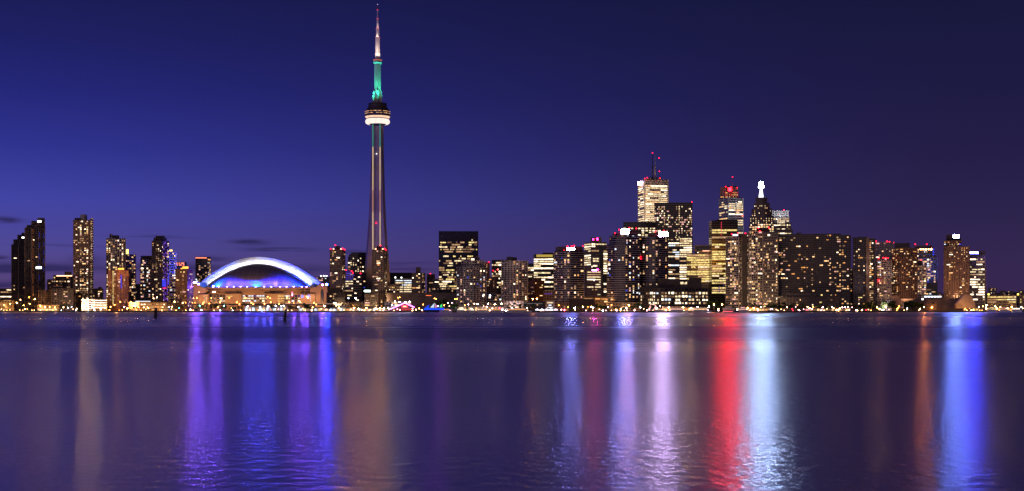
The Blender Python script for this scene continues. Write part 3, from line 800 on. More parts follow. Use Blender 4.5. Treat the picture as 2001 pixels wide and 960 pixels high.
T, O = building('hotel_building', 'brown hotel tower crowned by a dazzling blue-white sign', 'hotel', 2090,
         [b(1844, 1895.5, 481, vis=580), b(1844, 1879, 470, part='upper_block', dD=6, p=.2, depth=20), b(1849, 1861, 459, part='penthouse', dD=10, p=0, noslab=1, st='dark_wall', depth=12), b(1858, 1878, 465.5, part='penthouse', dD=10, p=0, noslab=1, st='dark_wall', depth=12)],
         'hotel', 'res', .18, [('warm', 4), ('orange', 4), ('bright', 1), ('dim', 3), ('blue', .2)],
         signs=[(1862.5, 1874.5, 459, 465, BRIGHT_SIGN, 2), (1845, 1848, 477, 478.2, COOL_STRIP, 4, 'light_strip'), (1874, 1878.5, 477, 478.6, BLUE_SIGN if 0 else BLUE_SOFT, 4, 'light_strip')])
building('office_building', 'office slab of bright square windows with a blue rooftop sign, rightmost tall building', 'building', 2110,
         [b(1895, 1926.5, 500, vis=596, hi=501, p=.82, pat='office'), b(1895, 1925.5, 491, base=501, part='upper_block', dD=2, p=0, st='office_bronze', noslab=1)],
         'office_grey', 'office', .8, OFFW, signs=[(1895, 1911.5, 492.3, 496, BLUE_SIGN, 2)])
building('office_building', 'long low office with three bright bands at the far right', 'building', 2180,
         [b(1929, 1987, 577, vis=596)], 'office_tan', 'strip', .9, [('yellow', 4), ('cream', 2), ('dim', 1)], signs=[(1930, 1934, 574, 577, YEL_BOX, 2, 'roof_lamp'), (1987.5, 1991, 574, 577, YEL_BOX, 2, 'roof_lamp')])
building('office_building', 'low orange-tan block cut by the right edge of the view', 'building', 2190,
         [b(1992, 2024, 576, vis=596)], 'low_tan', 'res', .3, RESB)
# far right: distant blocks on the ridge
for i, (x0, x1, t, lab) in enumerate(((1931, 1948, 562.5, 'broadest distant block on the dark ridge at the far right'), (1953, 1966, 568, 'low distant block in the middle of the dark ridge at the far right'),
                                      (1970, 1981, 569, 'small distant block on the ridge above the long low office'), (1990, 2004, 567.5, 'distant block on the ridge at the very right edge'),
                                      (1831, 1840, 571.5, 'small distant white block in the gap left of the sign-crowned hotel'))):
    building('distant_building', lab, 'building', 3600 + i * 40, [b(x0, x1, t, vis=580)], 'office_grey', 'res', .12, RES)
# --- quay buildings
T, O = building('terminal_building', 'long dark warehouse terminal with rows of bright windows on the quay', 'building', 1900,
         [b(1248, 1385, 563, xc=1291, vis=600, depth=56, p=.72, pat='res', pal=[('bright', 2), ('cream', 4), ('dim', 3), ('faint', 3), ('cool', .6)]), b(1286, 1328, 545, part='upper_block', dD=26, p=.02, base=563, depth=30, st='dark_wall'),
          b(1346, 1371, 543, part='upper_block', dD=22, base=563, p=0, st='dark_wall', depth=30), b(1262, 1288, 552, part='upper_block', dD=44, base=563, p=.06, depth=20, st='low_dark'), b(1328, 1346, 550, part='upper_block', dD=28, base=563, p=.7, pat='strip', pal=OFFY, depth=16)],
         'warehouse', 'res', .7, OFFW)
building('warehouse', 'dark windowless warehouse beside the tall chimney on the quay', 'building', 1900,
         [b(1112, 1160, 584, p=0)], 'dark_wall', 'res', 0)
building('apartment_block', 'long low tan podium with orange lit floors behind the chimney', 'building', 2040,
         [b(1141, 1196, 580, vis=600)], 'low_tan', 'strip', .6, [('orange', 4), ('warm', 2)])
building('apartment_block', 'long low pale podium below the two round glass condominiums', 'building', 1950,
         [b(1191, 1252, 591, p=.1)], 'low_tan', 'res', .1, RESB)
building('apartment_block', 'pale stone podium of the round-fronted condominium', 'building', 1950, [b(1060, 1112, 592, p=.08)], 'low_tan', 'res', .1, RESB)
building('ferry_shed', 'low dark ferry shed with a pale roof edge in front of the gridded condominiums', 'building', 1900,
         [b(985, 1066, 589, p=.05, vis=603)], 'low_dark', 'res', .05, RESB, signs=[(992, 1060, 593, 593.8, glow('glowing_edge', (.9, .8, .8), .35), 1, 'roof_edge')])  # faint glow put into the roof edge to make it pale
building('pavilion', 'small white pavilion with a lit doorway at the end of the dark ferry shed', 'pavilion', 1880, [b(1068, 1083, 588, p=.4)], 'garage', 'res', .4, [('cream', 1), ('cool', 1)], depth=14)
building('parking_garage', 'lit garage with white lamps behind the purple-trimmed market hall', 'garage', 2000,
         [b(752, 804, 589.5, p=.7, vis=601)], 'garage', 'res', .7, [('bright', 2), ('warm', 3), ('yellow', 2)], depth=30)
building('pavilion', 'long low ochre pavilion with bright arcades in front of the grey and blue lit towers', 'pavilion', 2100,
         [b(252, 326, 591, p=.55), b(264, 294, 588.6, part='roof', dD=4, p=0, st='office_white', base=591, noslab=1)], 'low_tan', 'res', .6, RESB, signs=[(264, 294, 588.2, 590, glow('roof_light_white', (.9, .9, 1), 1.2), 2, 'roof_edge')])
building('pavilion', 'small grey pavilion with cool lights between the ochre pavilion and the park', 'pavilion', 2080,
         [b(324, 352, 594, p=.5), b(328, 333, 583, part='roof_tank', dD=4, p=0, st='dark_wall', noslab=1, depth=6)], 'low_dark', 'res', .5, RESC)
T, O = building('terminal_hall', 'long low terminal with a white glazed gallery and sloping end walls on the right', 'building', 1990,
         [b(1757, 1882, 584, p=0, st='plain_wall'), b(1804, 1843, 577.5, base=584, part='gallery', dD=6, p=0, st='tan_wall', noslab=1)], 'plain_wall', 'res', 0, depth=40,
         signs=[(1806 + k * 6.2, 1811.4 + k * 6.2, 578.6, 581.4, COOL_STRIP, -3, 'gallery_window') for k in range(6)] + [(1801, 1804.5, 583, 586.5, YEL_BOX if 0 else PALE_SIGN, 2, 'wall_lamp')])
for poly, nm in (([(1741, 603), (1741, 578), (1754, 577.5), (1766, 592), (1766, 603)], 'end_wall'), ([(1869, 603), (1869, 594), (1884, 577), (1897, 575.5), (1906, 595), (1906, 603)], 'end_wall')):
    vs = [pt(x, y, 1968) - O for x, y in poly]; n = len(vs)
    bk = [v + Vector((0, 7, 0)) for v in vs]
    fs = [list(range(n)), list(range(2 * n - 1, n - 1, -1))] + [[i, n + i, n + (i + 1) % n, (i + 1) % n] for i in range(n)]
    mb = MB(); mb.add(vs + bk, fs); mb.build(nm, plain('stucco', (.42, .33, .26), .85), T)
# ------------------------------------------------------------------ lamps that floodlight the landmarks
def spot(name, loc, target, col, watts, deg, blend=.6, r=.5):
    l = bpy.data.lights.new(name, 'SPOT'); l.energy = watts; l.color = col
    l.spot_size = math.radians(deg); l.spot_blend = blend; l.shadow_soft_size = r
    o = bpy.data.objects.new(name, l); COL.objects.link(o); o.location = loc
    o.rotation_euler = (Vector(target) - Vector(loc)).to_track_quat('-Z', 'Y').to_euler()
    return o
def point(name, loc, col, watts, r=.4):
    l = bpy.data.lights.new(name, 'POINT'); l.energy = watts; l.color = col; l.shadow_soft_size = r
    o = bpy.data.objects.new(name, l); COL.objects.link(o); o.location = loc
    return o

# ------------------------------------------------------------------ domed stadium
SD = 2230
O = pt(507, HY, SD); O = Vector((O[0], O[1], LAND))
T = thing('domed_stadium', 'domed stadium with a glowing white roof arch and blue floodlit dome', 'stadium', O)
S_ = lambda px, py, D: pt(px, py, D) - O
SCONC = plain('stadium_concrete', (.36, .25, .18), .85, noise=.22, scale=.06)
BLUEF = glow('flood_blue', (.016, .04, 1), 3600)
CYANF = glow('flood_rim', (.05, .05, 1), 9000)
RIMV = glow('flood_rim_violet', (.17, .05, 1), 9000)
RIMD = glow('flood_rim_dim', (.08, .05, 1), 900)
VIOLF = glow('flood_violet', (.20, .07, 1), 3600)

# main concrete bowl
mb = MB()
chain = [S_(386, 603, SD + 28), S_(398, 603, SD + 6), S_(440, 603, SD), S_(574, 603, SD), S_(614, 603, SD + 6), S_(628, 603, SD + 28)]
back = [Vector((v.x * .9, v.y + 175, 0)) for v in reversed(chain)]
zr = zz(561, SD) - LAND
mb.prism([(v.x, v.y) for v in chain + back], 0, zr)
mb.build('concrete_bowl', SCONC, T)
# ledges, pilasters and recessed bays on the front
mb = MB()
for y, t in ((562, 1.4), (567.5, .8), (572, .6)):
    a = S_(397, y, SD); c = S_(616, y, SD)
    mb.box((a.x, a.y - 1.4, a.z - t), (c.x, a.y + 2, a.z))
for x in list(range(404, 616, 16)):
    a = S_(x, 572, SD); mb.box((a.x - .5, a.y - 1.2, a.z), (a.x + .5, a.y + 1, a.z + 8))
mb.build('ledge', SCONC, T)
DV = plain('dark_vent', (.05, .04, .04), .8)
for x0, x1, y0, y1 in ((402, 408, 569, 573), (425, 430, 570, 572), (462, 471, 569, 572), (515, 520, 570, 572), (527, 537, 569, 572), (574, 578, 570, 572)):
    a = S_(x0, y1, SD); c = S_(x1, y0, SD); mb = MB(); mb.box((a.x, a.y - .5, a.z), (c.x, a.y + .5, c.z)); mb.build('vent_grille', DV, T)
for x0, x1, y in ((390, 410, 577), (442, 474, 575.5), (523, 557, 575.5), (588, 617, 576)):
    a = S_(x0, 603, SD); c = S_(x1, y, SD); mb = MB()
    mb.box((a.x, a.y - 9, 0), (c.x, a.y + 2, c.z)); mb.box((a.x - .3, a.y - 9.6, c.z), (c.x + .3, a.y + 2, c.z + 1.0))
    mb.build('stair_block', SCONC, T)
# glazed bays between the stair blocks
GLZ = plain('dark_glazing', (.02, .02, .028), .2)
rng = random.Random(5)
for x0, x1 in ((410, 442), (474, 523), (557, 588)):
    a = S_(x0, 593, SD); c = S_(x1, 577, SD); mb = MB(); mb.box((a.x, a.y - .8, a.z), (c.x, a.y + .5, c.z)); g = mb.build('glazing', GLZ, T)
    mb = MB()
    n = int((x1 - x0) / 5.4)
    for k in range(n + 1):
        x = a.x + (c.x - a.x) * k / n; mb.box((x - .35, a.y - 1.4, a.z), (x + .35, a.y - .6, c.z))
    for y in (580.5, 585.5, 590):
        z = (S_(0, y, SD)).z; mb.box((a.x, a.y - 1.6, z - .7), (c.x, a.y - .6, z))
    mb.build('facade_frame', SCONC, T)
    for row, (ya, yb, keys, p) in enumerate(((577.4, 579.6, ('cool', 'cool', 'violet'), .8), (582, 584.8, ('bright', 'cream', 'cream', 'dim'), .66), (587, 589.6, ('bright', 'cream', 'cool', 'dim'), .6))):
        for k in range(n):
            if rng.random() > (p if x0 != 410 else p * .5): continue
            xa = a.x + (c.x - a.x) * (k + .12) / n; xb = a.x + (c.x - a.x) * (k + .88) / n
            za, zb_ = S_(0, yb, SD).z, S_(0, ya, SD).z
            win_obj(xb - xa, zb_ - za, rng.choice(keys), T, ((xa + xb) / 2, a.y - .95, za), 0)
# strips of light in the stair blocks
for x0, x1, ys, m in ((398, 400, (579, 583, 586.5, 590), 'cream'), (402, 404, (578.4, 582.6, 586, 590), 'cream'), (442, 454, (579,), 'yellow'), (543, 556, (578.6, 583.4, 588.4), 'yellow'), (606, 607.5, (580, 584, 588), 'cool')):
    for y in ys:
        a = S_(x0, y + .7, SD - 9.8); c = S_(x1, y - .7, SD - 9.8)
        win_obj(c.x - a.x, c.z - a.z, m, T, ((a.x + c.x) / 2, a.y - .1, a.z), 0)
# end buttresses
for pts_, d in (([(377.5, 603), (377.5, 553.5), (386, 552), (389.5, 557), (392.5, 561), (402, 563), (402, 603)], 20), ([(606, 603), (606, 563), (618, 561), (625, 554), (634, 553), (640, 556), (640, 603)], 20)):
    f = [S_(x, y, SD - 4) for x, y in pts_]; n = len(f); bk = [v + Vector((0, 60, 0)) for v in f]
    mb = MB(); mb.add(f + bk, [list(range(n)), list(range(2 * n - 1, n - 1, -1))] + [[i, n + i, n + (i + 1) % n, (i + 1) % n] for i in range(n)])
    mb.build('buttress', SCONC, T)
a = S_(626.5, 591, SD - 4.6); c = S_(632.5, 566, SD - 4.6); mb = MB()
mb.prism([(a.x, a.y - .4), (c.x, a.y - .4), (c.x, a.y + 1), (a.x, a.y + 1)], a.z, c.z - 3); mb.prism([(a.x + .8, a.y - .4), (c.x - .8, a.y - .4), (c.x - .8, a.y + 1), (a.x + .8, a.y + 1)], c.z - 3, c.z)
mb.build('buttress_window', plain('blue_grey_glass', (.03, .04, .08), .25), T)

# roof: dome panel, gutter lip, lit arch face, sloping arch edge, rear shell
NA = 64
def arc(x0, xa, x1, yf, ya, D, pw=1.95):
    out = []
    for i in range(NA + 1):
        t = -1 + 2 * i / NA
        x = xa + (x1 - xa) * t if t > 0 else xa + (xa - x0) * t
        out.append(S_(x, ya + (yf - ya) * abs(t) ** pw, D))
    return out
A_o = arc(386.5, 505, 631, 556, 502.4, SD + 77.5)
A_m = arc(389.5, 505, 627.5, 555.6, 507.2, SD + 76)
A_i = arc(403, 505, 608.5, 557.5, 516.6, SD + 74)
A_l = arc(404.5, 505, 607, 558.5, 515.4, SD + 67)      # top of the gutter lip
A_k = arc(408, 505, 604, 561, 517.8, SD + 67)          # foot of the lip
A_d = arc(408.5, 505, 603.5, 561, 518.6, SD + 66)      # upper edge of the dome panel
def loft(name, rows, mat, parent, smooth=True, uvs=False):
    n = len(rows[0]); vs = [v for r in rows for v in r]; fs = []; uv = []
    for j in range(len(rows) - 1):
        for i in range(n - 1):
            fs.append([j * n + i, j * n + i + 1, (j + 1) * n + i + 1, (j + 1) * n + i])
            uv.append([((i + a) / (n - 1), (j + c) / (len(rows) - 1)) for a, c in ((0, 0), (1, 0), (1, 1), (0, 1))])
    return link_mesh(name, vs, fs, mat, parent, None, uv, smooth)
ROOFW = plain('roof_membrane', (.78, .79, .82), .6, noise=.05)
loft('arch_face', [A_i, A_m], ROOFW, T)
loft('arch_edge', [A_m, A_o], ROOFW, T)
rear = [[v.copy() for v in A_o]]
for k in range(1, 7):
    a = k / 6 * math.pi / 2
    rear.append([Vector((v.x * (1 - .15 * (k / 6) ** 2), v.y + 100 * math.sin(a), zr + (v.z - zr) * math.cos(a))) for v in A_o])
loft('rear_shell', rear, ROOFW, T)
loft('gutter_lip', [[v + Vector((0, 1.2, -1.5)) for v in A_l], A_l, A_k], ROOFW, T)
loft('gutter_floor', [[v + Vector((0, 1.2, -1.5)) for v in A_l], [v + Vector((0, 0, -1.2)) for v in A_i], A_i], ROOFW, T)
# dome panel with faint seams
dm, nt, out = new_mat('dome_membrane')
N, L = nt.nodes, nt.links
uvn = N.new('ShaderNodeUVMap'); uvn.uv_map = 'UV'; sp = N.new('ShaderNodeSeparateXYZ'); L.new(uvn.outputs[0], sp.inputs[0])
def seam(o, n, w):
    m1 = N.new('ShaderNodeMath'); m1.operation = 'MULTIPLY'; m1.inputs[1].default_value = n; L.new(o, m1.inputs[0])
    m2 = N.new('ShaderNodeMath'); m2.operation = 'FRACT'; L.new(m1.outputs[0], m2.inputs[0])
    m3 = N.new('ShaderNodeMath'); m3.operation = 'LESS_THAN'; m3.inputs[1].default_value = w; L.new(m2.outputs[0], m3.inputs[0])
    return m3.outputs[0]
mx = N.new('ShaderNodeMath'); mx.operation = 'MAXIMUM'; L.new(seam(sp.outputs[0], 15, .05), mx.inputs[0]); L.new(seam(sp.outputs[1], 7, .05), mx.inputs[1])
mc = N.new('ShaderNodeMix'); mc.data_type = 'RGBA'; mc.inputs[6].default_value = (.22, .19, .25, 1); mc.inputs[7].default_value = (.38, .36, .42, 1); L.new(mx.outputs[0], mc.inputs[0])
p = N.new('ShaderNodeBsdfPrincipled'); p.inputs['Roughness'].default_value = .7; L.new(mc.outputs[2], p.inputs['Base Color']); L.new(p.outputs[0], out.inputs[0])
rows = []
R0 = [S_(408 + (604 - 408) * i / NA, 561, SD + 4) for i in range(NA + 1)]
for j in range(15):
    v = j / 14 * math.pi / 2
    row = []
    for i in range(NA + 1):
        t = 2 * i / NA - 1
        bulge = math.sqrt(max(0, 1 - abs(t) ** 2.4))
        d = A_d[i]
        yb = d.y - (d.y - R0[i].y) * bulge
        row.append(Vector((d.x, d.y - (d.y - yb) * math.cos(v), zr + .3 + (d.z - zr - .3) * math.sin(v))))
    rows.append(row)
loft('dome_panel', rows, dm, T)
# flood strips hidden in the gutter light the arch face
STRIP = glow('arch_flood', (.86, .88, 1), 78)
mb = MB()
g = [Vector((a.x, a.y + 2.6, a.z - .9)) for a in A_l]
for i in range(NA): mb.tube(g[i], g[i + 1], .35, n=5)
mb.build('arch_floodlight', STRIP, T)
# blue wedge ends
for x0, x1 in ((389, 404), (607, 621)):
    a = S_(x0, 561.5, SD + 6); c = S_(x1, 555.5, SD + 60); mb = MB(); mb.box((a.x, a.y, a.z), (c.x, c.y, c.z)); mb.build('roof_ramp', ROOFW, T)
# blue floods along the rim
for x, w, kind in ((417, .7, 'c'), (427, .6, 'b'), (444, .7, 'b'), (457, 1.2, 'b'), (470, .9, 'b'), (483, .9, 'b'), (500, 1.9, 'c'), (516, .8, 'b'), (530, 1.0, 'b'), (547, 1.0, 'b'), (560, .6, 'b'), (574, 1.1, 'b'), (590, .7, 'c'), (599, .9, 'b')):
    col = (.012, .12, 1) if kind == 'c' else (.022, .018, 1)
    q = pt(x, 560.2, SD + 1.5 if 425 < x < 590 else SD + 8)
    spot('rim_flood', q, q + Vector((0, 42, 34)), col, 760000 * w, 150, .9)
    mb = MB(); l = q - O; mb.box((l.x - .9, l.y - .5, zr), (l.x + .9, l.y + .5, zr + .7)); mb.add([(l.x - .8, l.y - .55, zr + .1), (l.x + .8, l.y - .55, zr + .1), (l.x + .8, l.y - .55, zr + .6), (l.x - .8, l.y - .55, zr + .6)], [[0, 1, 2, 3]], 1); mb.build('floodlight', [METAL, RIMV if x in (427, 590, 599, 574) else CYANF if x in (483, 500, 516, 530) else RIMD], T)
for x in (446, 472, 492, 518, 540, 566):  # extra spots added to carry the blue higher up the dome
    spot('rim_flood', pt(x, 560, SD + 2), pt(505 + (x - 505) * .75, 530, SD + 56), (.035, .02, 1), 620000, 52, .9)
for x, y, m, r in ((638.5, 556, BLUEF, 1.5), (379, 552.2, VIOLF, 1.0), (383, 552.0, VIOLF, 1.0), (388, 555.6, VIOLF, .9), (630, 557, VIOLF, 1.0), (417, 559.6, VIOLF, .9)):
    q = S_(x, y, SD - 6 if x > 400 and x < 600 else SD - 8); mb = MB(); mb.box((q.x - r, q.y, q.z - r), (q.x + r, q.y + .8, q.z + r))
    mb.add([q + Vector((-r + .1, -.05, -r + .1)), q + Vector((r - .1, -.05, -r + .1)), q + Vector((r - .1, -.05, r - .1)), q + Vector((-r + .1, -.05, r - .1))], [[0, 1, 2, 3]], 1); mb.build('floodlight', [METAL, m], T)
for x in (396, 613):
    q = pt(x, 553, SD + 10); point('ramp_flood', q + Vector((0, 0, 3)), (.06, .2, 1), 9000)
# marquee signs on the right of the front
for x0, x1, y0, y1, m, nm in ((566.5, 569.5, 571.5, 588, plain('sign_pylon', (.16, .06, .05), .6), 'sign_pylon'), (570, 572.2, 571, 579, PINK_SIGN if 0 else glow('marquee_pink', (1, .12, .25), 4), 'sign'), (570, 572.2, 574, 578, glow('marquee_white', (1, .8, .85), 4), 'sign'), (589.5, 592, 577.5, 581.5, glow('marquee_blue', (.05, .12, 1), 5), 'sign'), (601.5, 604.5, 577, 580, MATS['marquee_blue'], 'sign')):
    a = S_(x0, y1, SD - 10.5 if nm == 'sign' else SD - 9.7); c = S_(x1, y0, SD - 10)
    mb = MB(); mb.box((a.x, a.y - .5, a.z), (c.x, a.y + .5, c.z)); mb.build(nm, m, T)
mb = MB(); f = [S_(591, 576.4, SD - 10), S_(597, 567.6, SD - 10), S_(606, 576.4, SD - 10)]
for i in range(3): mb.tube(f[i], f[(i + 1) % 3], .35)
mb.build('gate_truss', METAL, T)
# added spots before the front, warming the concrete as street lamps would
for x in (382, 400, 424, 450, 474, 498, 522, 546, 570, 594, 612, 628):
    q = pt(x, 594, SD - 42)
    spot('concrete_wash', q, pt(x, 580, SD), (1, .46, .17), 34000, 92, .9)

def nest(T, pairs):
    kids = {}
    for o in T.children: kids.setdefault(o.name.split('.')[0], []).append(o)
    for child, par in pairs:
        if par in kids:
            for o in kids.get(child, []): o.parent = kids[par][0]
nest(T, (('ledge', 'concrete_bowl'), ('vent_grille', 'concrete_bowl'), ('arch_floodlight', 'arch_face'), ('buttress_window', 'buttress'), ('gate_truss', 'concrete_bowl'), ('gutter_floor', 'gutter_lip')))
# ------------------------------------------------------------------ observation tower
TD = 2500
O = pt(737.8, HY, TD); O = Vector((O[0], O[1], LAND))
T = thing('observation_tower', 'very tall concrete tower with a glowing white ring, green lit upper shaft and needle antenna', 'tower', O)
tz = lambda y: zz(y, TD) - LAND
tm = lambda px: px * TD / F
TCON = plain('tower_concrete', (.31, .245, .225), .85, noise=.16, scale=.05)
prof = [(603, 27.5), (590, 25.6), (565, 24.2), (540, 22.9), (497, 19.6), (470, 17.6), (420, 14.6), (370, 12.6), (320, 11.2), (280, 10.4), (245, 9.9)]
# three tapering legs
def leg(ang):
    mb = MB(); d = Vector((math.cos(ang), math.sin(ang))); s = Vector((-d[1], d[0]))
    rows = []
    for y, hw in prof:
        r = tm(hw) / math.cos(math.radians(32)); t0, t1 = 4.6, 2.6 + .05 * r
        z = tz(y)
        rows.append([(*(d * 1.0 + s * t0), z), (*(d * 1.0 - s * t0), z), (*(d * r - s * t1), z), (*(d * r + s * t1), z)])
    vs = [v for r in rows for v in r]; fs = []
    for j in range(len(rows) - 1):
        for i in range(4): fs.append([j * 4 + i, j * 4 + (i + 1) % 4, j * 4 + 4 + (i + 1) % 4, j * 4 + 4 + i])
    fs += [[3, 2, 1, 0], [len(vs) - 4 + i for i in range(4)]]
    mb.add(vs, fs); mb.build('leg', TCON, T)
for a in (math.radians(212), math.radians(-32), math.radians(90)): leg(a)
mb = MB()
hexa = [(tm(8.4) * math.cos(math.radians(a)), tm(8.4) * math.sin(math.radians(a))) for a in range(0, 360, 60)]
mb.prism(hexa, 0, tz(244)); mb.build('shaft', TCON, T)
# elevator lights: dotted strips up both inner corners
dots = [glow('elevator_teal', (.10, .75, .62), .6), glow('elevator_white', (1, .72, .40), 1.2), glow('elevator_pink', (1, .48, .32), .8)]
for xx in (-8.0, 5.9):
    mb = MB()
    for k in range(118):
        y = 246 + k * 2.1
        if y > (497 if xx < 0 else 482): break
        z = tz(y)
        mi = 0 if y < 290 else (2 if 372 < y < 415 else 1)
        yy = -tm(8.4) * .87 - 3.3
        mb.box((tm(xx) - .75, yy - .5, z), (tm(xx) + .75, yy, z + 1.05), mi)
    mb.build('elevator_lights', dots, T, kind='stuff')
mb = MB(); yy = -tm(8.4) * .87
for xx in (-4.6, -8.6, 6.5): mb.box((tm(xx) - .9, yy - (2.8 if xx != -4.6 else .6), 0), (tm(xx) + .9, yy + 1, tz(246)))
mb.build('elevator_rail', plain('rail_grey', (.17, .15, .16), .8), T)
for y, x in ((301.5, -1.2), (436.3, -1.9)):
    mb = MB(); mb.ball((tm(x), yy - 1.2, tz(y)), .8); mb.build('shaft_lamp', MATS['warning_red'] if y > 400 else PALE_SIGN, T)
# pod
PODD = plain('pod_cladding', (.07, .055, .055), .45)
def L_(name, prof, mat, n=48):
    mb = MB(); mb.lathe([(max(.01, tm(r)), tz(y)) for r, y in prof], (0, 0), n); return mb.build(name, mat, T, smooth=True)
L_('pod_underside', [(9, 247.5), (11, 245.5), (17.5, 243)], PODD)
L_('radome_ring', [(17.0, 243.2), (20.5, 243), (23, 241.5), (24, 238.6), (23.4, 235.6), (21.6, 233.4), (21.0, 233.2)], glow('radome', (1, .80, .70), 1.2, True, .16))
L_('groove', [(21.0, 233.2), (20.2, 233.1), (20.2, 232.2), (21.4, 231.9)], PODD)
L_('lit_gallery', [(21.4, 231.9), (23.7, 229.6), (24.2, 228.2)], glow('gallery_light', (1, .62, .42), 1.15, True, .2))
L_('observation_deck', [(24.2, 228.2), (24.6, 226.5), (24.6, 222), (24.7, 219.6), (24.3, 218), (22, 215.5)], facade_mat('pod_glass', (.06, .05, .05), (.02, .02, .025), 3, 3, .9, .8))
L_('pod_roof', [(22, 215.5), (21, 214), (18.2, 209), (17.9, 208), (17.9, 202.6), (15, 202), (.01, 202)], PODD)
rng = random.Random(8)
for y, p in ((219.8, .5), (223.6, .6)):
    for k in range(64):
        a = -math.pi * k / 63
        if rng.random() > p: continue
        w = rng.choice((1.2, 2.0, 3.2)); r = tm(24.75)
        win_obj(w, .9, rng.choice(('orange', 'warm', 'dim', 'pink')), T, (r * math.cos(a), r * math.sin(a), tz(y)), a + math.pi / 2)
# upper shaft and sky pod
GCON = plain('upper_concrete', (.42, .43, .42), .8, noise=.1)
mb = MB()
hx = lambda r, o=0: [(tm(r) * math.cos(math.radians(a + o)), tm(r) * math.sin(math.radians(a + o))) for a in range(0, 360, 60)]
mb.prism(hx(6.6, 0), tz(203), tz(190)); mb.prism(hx(6.6, 0), tz(190), tz(123), top=hx(6.2, 0))
for k in range(6):
    a = math.radians(60 * k + 30); c = (tm(5.6) * math.cos(a), tm(5.6) * math.sin(a)); mb.prism([(c[0] - 1, c[1] - 1), (c[0] + 1, c[1] - 1), (c[0] + 1, c[1] + 1), (c[0] - 1, c[1] + 1)], tz(200), tz(126))
mb.build('upper_shaft', GCON, T)
mb = MB()
for k in range(3):
    a = math.radians(-90 + 120 * k); 
    for a2, rr, yt in ((a, 6.4, 178), (a + 1.05, 8.2, 187), (a + 1.05, 7.2, 180)):
        c = (tm(rr) * math.cos(a2), tm(rr) * math.sin(a2)); w = 1.9
        mb.prism([(c[0] - w, c[1] - w), (c[0] + w, c[1] - w), (c[0] + w, c[1] + w), (c[0] - w, c[1] + w)], tz(203), tz(yt))
mb.build('shaft_buttress', GCON, T)
L_('sky_pod', [(6.3, 126), (7.6, 124.6), (8.4, 122.6), (8.4, 119.6), (7.6, 119), (7.6, 117.6), (5.5, 115.6), (.01, 115.6)], GCON, 28)
mb = MB()
for k in range(12):
    a = -math.pi * (k + .5) / 12; mb.ball((tm(7.9) * math.cos(a), tm(7.9) * math.sin(a), tz(118.2)), .45)
mb.build('sky_pod_lamp', glow('sky_pod_red', (1, .25, .1), 2.0, False), T)
# antenna
AW = plain('antenna_white', (.62, .56, .52), .5, noise=.08)
for nm, r0, r1, y0, y1 in (('antenna_base', 4.7, 4.2, 115.6, 74), ('antenna_section', 3.4, 3.1, 74, 56.5), ('antenna_section', 2.1, 1.7, 56.5, 37.5), ('antenna_section', 1.35, 1.1, 37.5, 20), ('antenna_tip', .9, .5, 20, 9.5)):
    mb = MB(); n = 8
    pr = lambda r: [(tm(r) * math.cos(2 * math.pi * (k + .5) / n), tm(r) * math.sin(2 * math.pi * (k + .5) / n)) for k in range(n)]
    mb.prism(pr(r0), tz(y0), tz(y1), top=pr(r1)); mb.build(nm, AW if nm != 'antenna_tip' else plain('antenna_red', (.4, .05, .06), .5), T)
ARED = glow('antenna_red_lamp', (1, .05, .12), 1.6)
for y, r in ((73.4, 4.4), (56, 3.2), (36.8, 1.9), (19.4, 1.2)):
    mb = MB()
    for k in range(5):
        a = math.pi + math.pi * k / 4; mb.ball((tm(r) * math.cos(a), tm(r) * math.sin(a), tz(y)), .42)
    mb.build('warning_light', ARED, T)
mb = MB(); mb.ball((0, 0, tz(9)), .8); mb.build('warning_light', glow('tip_lamp', (.7, .5, 1), 1.2), T)
# floods: teal for the upper shaft, warm white for the antenna
for k in range(6):
    a = math.radians(60 * k + 30 + 15)
    q = O + Vector((tm(14.5) * math.cos(a), tm(14.5) * math.sin(a), tz(201)))
    spot('teal_flood', q, O + Vector((0, 0, tz(160))), (.03, 1, .52), 7000, 60, .8)
    spot('teal_flood', q, O + Vector((0, 0, tz(132))), (.03, 1, .52), 240000, 32, .8)
for k in range(5):
    a = math.radians(72 * k - 90)
    q = O + Vector((tm(8.0) * math.cos(a), tm(8.0) * math.sin(a), tz(115)))
    spot('antenna_flood', q, O + Vector((0, 0, tz(90))), (1, .74, .62), 26000, 50, .8)
    spot('antenna_flood', q, O + Vector((0, 0, tz(62))), (1, .74, .62), 110000, 16, .8)
    q2 = O + Vector((tm(3.9) * math.cos(a), tm(3.9) * math.sin(a), tz(73.5)))
    spot('antenna_flood', q2, O + Vector((0, 0, tz(63))), (1, .72, .6), 12000, 60, .8)
    q3 = O + Vector((tm(2.6) * math.cos(a), tm(2.6) * math.sin(a), tz(56)))
    spot('antenna_flood', q3, O + Vector((0, 0, tz(42))), (1, .74, .62), 9000, 40, .8)
spot('leg_flood', pt(690, 585, TD - 70), pt(716, 520, TD), (.9, .5, .65), 90000, 60, .9)
spot('leg_flood', pt(775, 585, TD - 70), pt(752, 500, TD), (1, .55, .25), 120000, 60, .9)

nest(T, (('elevator_lights', 'shaft'), ('elevator_rail', 'shaft'), ('shaft_lamp', 'shaft'), ('window', 'observation_deck'), ('sky_pod_lamp', 'sky_pod'), ('shaft_buttress', 'upper_shaft'), ('lit_gallery', 'observation_deck'), ('groove', 'radome_ring')))
